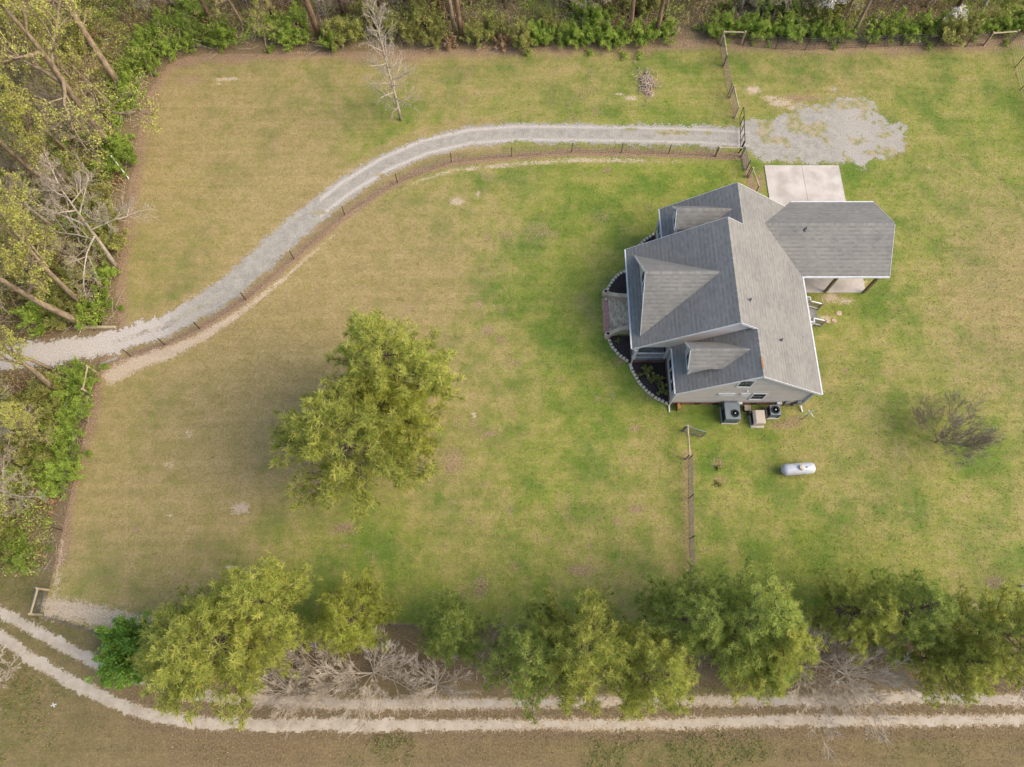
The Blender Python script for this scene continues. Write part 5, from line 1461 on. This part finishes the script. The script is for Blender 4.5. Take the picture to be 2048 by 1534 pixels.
# timber beams at the drive mouth, the white pole
def single(name, label, cat, mb, mat, **k):
    o = mb.build(name, M[mat]); tag(o, label, cat, k.get('group')); return o
m = MB(); a, b = G(151,656), G(233,657); m.bbox((a.x,a.y-.12,.0),(b.x,b.y+.14,.26),.04); single('timber_beam', 'long pale timber beam edging the ditch at the drive mouth', 'timber', m, 'wood')
m = MB(); a, b = G(203,730), G(240,716); m.beam(a+Vector((0,0,.1)), b+Vector((0,0,.1)), .2, .2); single('timber_beam', 'short grey timber lying at the lower side of the drive mouth', 'timber', m, 'greywood')
m = MB(); a, b = G(258,358), G(246,340); m.tube([a, a+Vector((-.9,1.1,1.5))], [.05,.05], 8); single('pole', 'slanting white pole at the woods edge on the left', 'pole', m, 'white')
# stump / brush mound
g = G(1294,168); st = thing('brush_mound', 'weathered stump and brush mound on the sandy spot north of the drive', 'stump', tuple(g))
m = MB(); rs2 = np.random.RandomState(4)
N = 14; prof = [(1.0,0),(.85,.04),(.55,.09),(.25,.12)]
V = []; 
for r_, z_ in prof: V += [(g.x+math.cos(k*6.283/N)*r_*.62*rs2.uniform(.8,1.2), g.y+math.sin(k*6.283/N)*r_*1.25*rs2.uniform(.8,1.2), z_) for k in range(N)]
m.add(V, [(i*N+k,i*N+(k+1)%N,(i+1)*N+(k+1)%N,(i+1)*N+k) for i in range(3) for k in range(N)]+[tuple(3*N+k for k in range(N))])
m.build('earth', M['earth'], st)
m = MB()
for i in range(160):
    p = np.array([g.x+rs2.normal()*.42, g.y+rs2.normal()*.8, .03+rs2.rand()*.14]); q = p+np.array([rs2.normal()*.35, rs2.normal()*.35, rs2.rand()*.15]); m.tube([p,q],[.03,.015],4)
m.build('sticks', M['pale'], st, kind='stuff')
# ---- propane tank
a, b = G(1561,944), G(1619,940); c = (a+b)/2; L = 2.35; rad = .40; zc = .58
tk = thing('propane_tank', 'white horizontal propane tank on the lawn south of the house', 'gas tank', (c.x, c.y, 0))
ax = (b-a).normalized(); prof = [(-L/2,.0),(-L/2+.03,.16),(-L/2+.10,.29),(-L/2+.22,.375),(-L/2+.36,rad),(0,rad),(L/2-.36,rad),(L/2-.22,.375),(L/2-.10,.29),(L/2-.03,.16),(L/2,.0)]
m = MB(); m.tube([tuple(Vector((c.x,c.y,zc))+ax*t_) for t_, r_ in prof], [max(r_,.01) for t_, r_ in prof], 24)
o = m.build('shell', M['tank'], tk, smooth=True)
m = MB(); m.lathe((c.x+.06,c.y,zc+rad-.03),[(.19,0),(.19,.14),(.15,.20),(.0,.22)],16); m.build('valve_cover', M['beige'], tk)
for t_ in (-.7, .7):
    q = Vector((c.x,c.y,0))+ax*t_; m = MB(); m.box((q.x-.08,q.y-.3,0),(q.x+.08,q.y+.3,.26)); m.build('foot', M['concrete'], tk)
m = MB(); q = c+ax*.45; m.lathe((q.x,q.y,zc+rad-.02),[(.05,0),(.05,.06),(.03,.07)],10); m.build('gauge', M['galv'], tk)
# ---- heat pump, generator, condenser, crate
def unit_at(pxl, pxr, pyb, depth):
    a, b = G(pxl, pyb), G(pxr, pyb); return a.x, b.x, a.y, a.y+depth
def fan(parent, c, r, z, blades=5):
    m = MB(); m.lathe((c[0],c[1],z-.05),[(r*1.06,0),(r*1.06,.07),(r*.98,.07),(r*.98,0.0)],20); m.build('fan_ring', M['black'], parent)
    m = MB(); m.lathe((c[0],c[1],z-.035),[(r*.97,0),(r*.97,.004)],20); m.build('fan_well', M['black'], parent)
    m = MB()
    for k in range(blades):
        a = k*6.283/blades; p = lambda rr, t_, zz: (c[0]+math.cos(a+t_)*rr, c[1]+math.sin(a+t_)*rr, z+zz)
        m.add([p(r*.18,-.3,-.02),p(r*.9,-.05,-.02),p(r*.9,.55,.01),p(r*.18,.5,.01)],[(0,1,2,3)])
    m.build('fan_blades', M['hp'], parent)
    m = MB()
    for k in range(4): m.lathe((c[0],c[1],z+.025),[(r*(.25+.24*k)+.006,0),(r*(.25+.24*k)+.006,.008),(r*(.25+.24*k)-.006,.008)],20)
    for k in range(6):
        a = k*6.283/6; m.beam((c[0],c[1],z+.03),(c[0]+math.cos(a)*r,c[1]+math.sin(a)*r,z+.03),.01,.01)
    m.build('fan_guard', M['darkgrille'], parent, kind='stuff')
    m = MB(); m.lathe((c[0],c[1],z+.01),[(r*.2,0),(r*.18,.035),(.01,.045)],12); m.build('fan_hub', M['white'] if r > .25 else M['galv'], parent)
x0, x1, y0, y1 = 15.62-.02, 16.60, 15.42, 16.40
q0, q1 = G(1444,847), G(1473,847); x0, x1, y0 = q0.x, q1.x, q0.y; y1 = y0+1.18
u = thing('heat_pump', 'large grey packaged heat pump with a round fan against the south wall', 'heat pump', ((x0+x1)/2,(y0+y1)/2,0))
m = MB(); m.box((x0-.06,y0-.06,0),(x1+.06,y1+.03,.08)); m.build('pad', M['concrete'], u)
m = MB(); m.box((x0,y0,.081),(x1,y1,1.0)); m.build('cabinet', M['hpside'], u)
m = MB(); m.bbox((x0-.02,y0-.02,1.0),(x1+.02,y1+.02,1.05),.02); m.build('lid', M['hp'], u)
m = MB(); m.bbox((x0+.02,y1-.05,.45),(x1-.02,YS-.03,.92),.05); m.build('duct', M['hp'], u)
fan(u, (x1-.36,y0+.40), .27, 1.075)
for k in range(7):
    m = MB(); m.box((x0-.012,y0+.08,.2+k*.1),(x0-.001,y1-.3,.25+k*.1)); m.build('louvre', M['darkgrille'], u)
q0, q1 = G(1503,853), G(1525,853); x0, x1, y0 = q0.x, q1.x, q0.y; y1 = y0+1.0
u = thing('generator', 'beige standby generator with a dark open side on a concrete pad', 'generator', ((x0+x1)/2,(y0+y1)/2,0))
m = MB(); m.bbox((x0-.1,y0-.12,0),(x1+.06,y1+.08,.1),.02); m.build('pad', M['concrete'], u)
m = MB(); m.box((x0+.02,y0+.02,.101),(x1-.02,y1-.02,.66)); m.build('cabinet', M['beige'], u)
m = MB(); p = [(x0-.03,y0-.02,.66),(x0-.03,y1+.02,.66),(x0+.1,y1+.02,.76),(x0+.1,y0-.02,.76)]
m.add([(x0-.03,y0-.02,.64),(x1+.03,y0-.02,.64),(x1+.03,y1+.02,.64),(x0-.03,y1+.02,.64),(x0+.14,y0+.03,.76),(x1,y0+.03,.76),(x1,y1-.03,.76),(x0+.14,y1-.03,.76)], [(3,2,1,0),(4,5,6,7),(0,1,5,4),(1,2,6,5),(2,3,7,6),(3,0,4,7)]); m.build('lid', M['beige'], u)
m = MB(); m.box((x0-.02,y0+.08,.16),(x0+.019,y1-.08,.6)); m.build('side_panel', M['hpside'], u)
for k in range(5):
    m = MB(); m.box((x0-.035,y0+.14,.2+k*.075),(x0-.021,y1-.14,.24+k*.075)); m.build('louvre', M['darkgrille'], u)
m = MB(); m.bbox((x0-.22,y1-.2,0),(x0-.08,y1-.02,.55),.02); m.build('battery_box', M['brownbox'], u)
q0, q1 = G(1534,837), G(1555,837); x0, x1, y0 = q0.x, q1.x, q0.y; w_ = (x1-x0)
u = thing('air_conditioner', 'small dark cube air conditioner with a round top fan near the wall corner', 'air conditioner', ((x0+x1)/2,y0+w_/2,0))
m = MB(); m.bbox((x0-.04,y0-.06,0),(x1+.06,y0+w_,.08),.02); m.build('pad', M['concrete'], u)
s_ = .05
m = MB(); m.box((x0+s_,y0+s_,.081),(x1-s_,y0+w_-s_,.74)); m.build('coil', M['darkgrille'], u)
for a, b in ((x0+.03,y0+.03),(x1-.03,y0+.03),(x1-.03,y0+w_-.03),(x0+.03,y0+w_-.03)):
    m = MB(); m.box((a-.035,b-.035,.081),(a+.035,b+.035,.75)); m.build('corner_post', M['hpside'], u)
for k in range(9):
    m = MB(); m.box((x0+.035,y0+.03,.14+k*.065),(x1-.035,y0+.048,.165+k*.065)); m.build('louvre', M['hpside'], u)
m = MB(); m.bbox((x0,y0,.75),(x1,y0+w_,.81),.03); m.build('lid', M['hp'], u)
fan(u, ((x0+x1)/2,y0+w_/2), w_*.38, .835, 4)
q0 = G(1487,824); x0, y0 = q0.x, q0.y
u = thing('storage_crate', 'small brown box between the heat pump and the generator', 'box', (x0+.2,y0+.2,0))
m = MB(); m.box((x0,y0,0),(x0+.42,y0+.40,.32)); m.build('body', M['brownbox'], u); m = MB(); m.bbox((x0-.02,y0-.02,.32),(x0+.44,y0+.42,.37),.02); m.build('lid', M['greywood'], u)
# wooden access door beside the downspout
q0 = G(1361,817); m = MB(); m.box((q0.x-.3,YS-.5,0),(q0.x-.22,YS-.05,.5)); m.box((q0.x-.22,YS-.42,0),(q0.x-.10,YS-.05,.46)); single('wooden_box', 'small brown wooden box against the south wall near the downspout', 'box', m, 'bareboard')
# white cross pole and its arms
g = G(1604,838); u = thing('cross_pole', 'thin grey pole with white cross arms near the southeast house corner', 'pole', tuple(g))
m = MB(); m.tube([g, g+Vector((0,0,1.5))],[.03,.028],8); m.build('pole', M['galv'], u)
m = MB(); z_ = Vector((0,0,1.48)); m.beam(g+z_+Vector((-.38,-.2,0)), g+z_+Vector((.38,.18,.0)), .04, .04); m.build('arm', M['galv'], u)
m = MB(); m.beam(g+z_+Vector((-.08,.2,-.06)), g+z_+Vector((.2,-.3,-.06)), .04, .04); m.build('arm', M['white'], u)
# scrap on the verge
g = G(108,1410); u = MB(); u.beam(g+Vector((-.16,-.05,.03)), g+Vector((.16,.06,.03)), .07, .03); u.beam(g+Vector((-.06,.12,.06)), g+Vector((.08,-.12,.06)), .06, .03); single('scrap', 'white cross-shaped scrap lying on the roadside verge', 'litter', u, 'white')
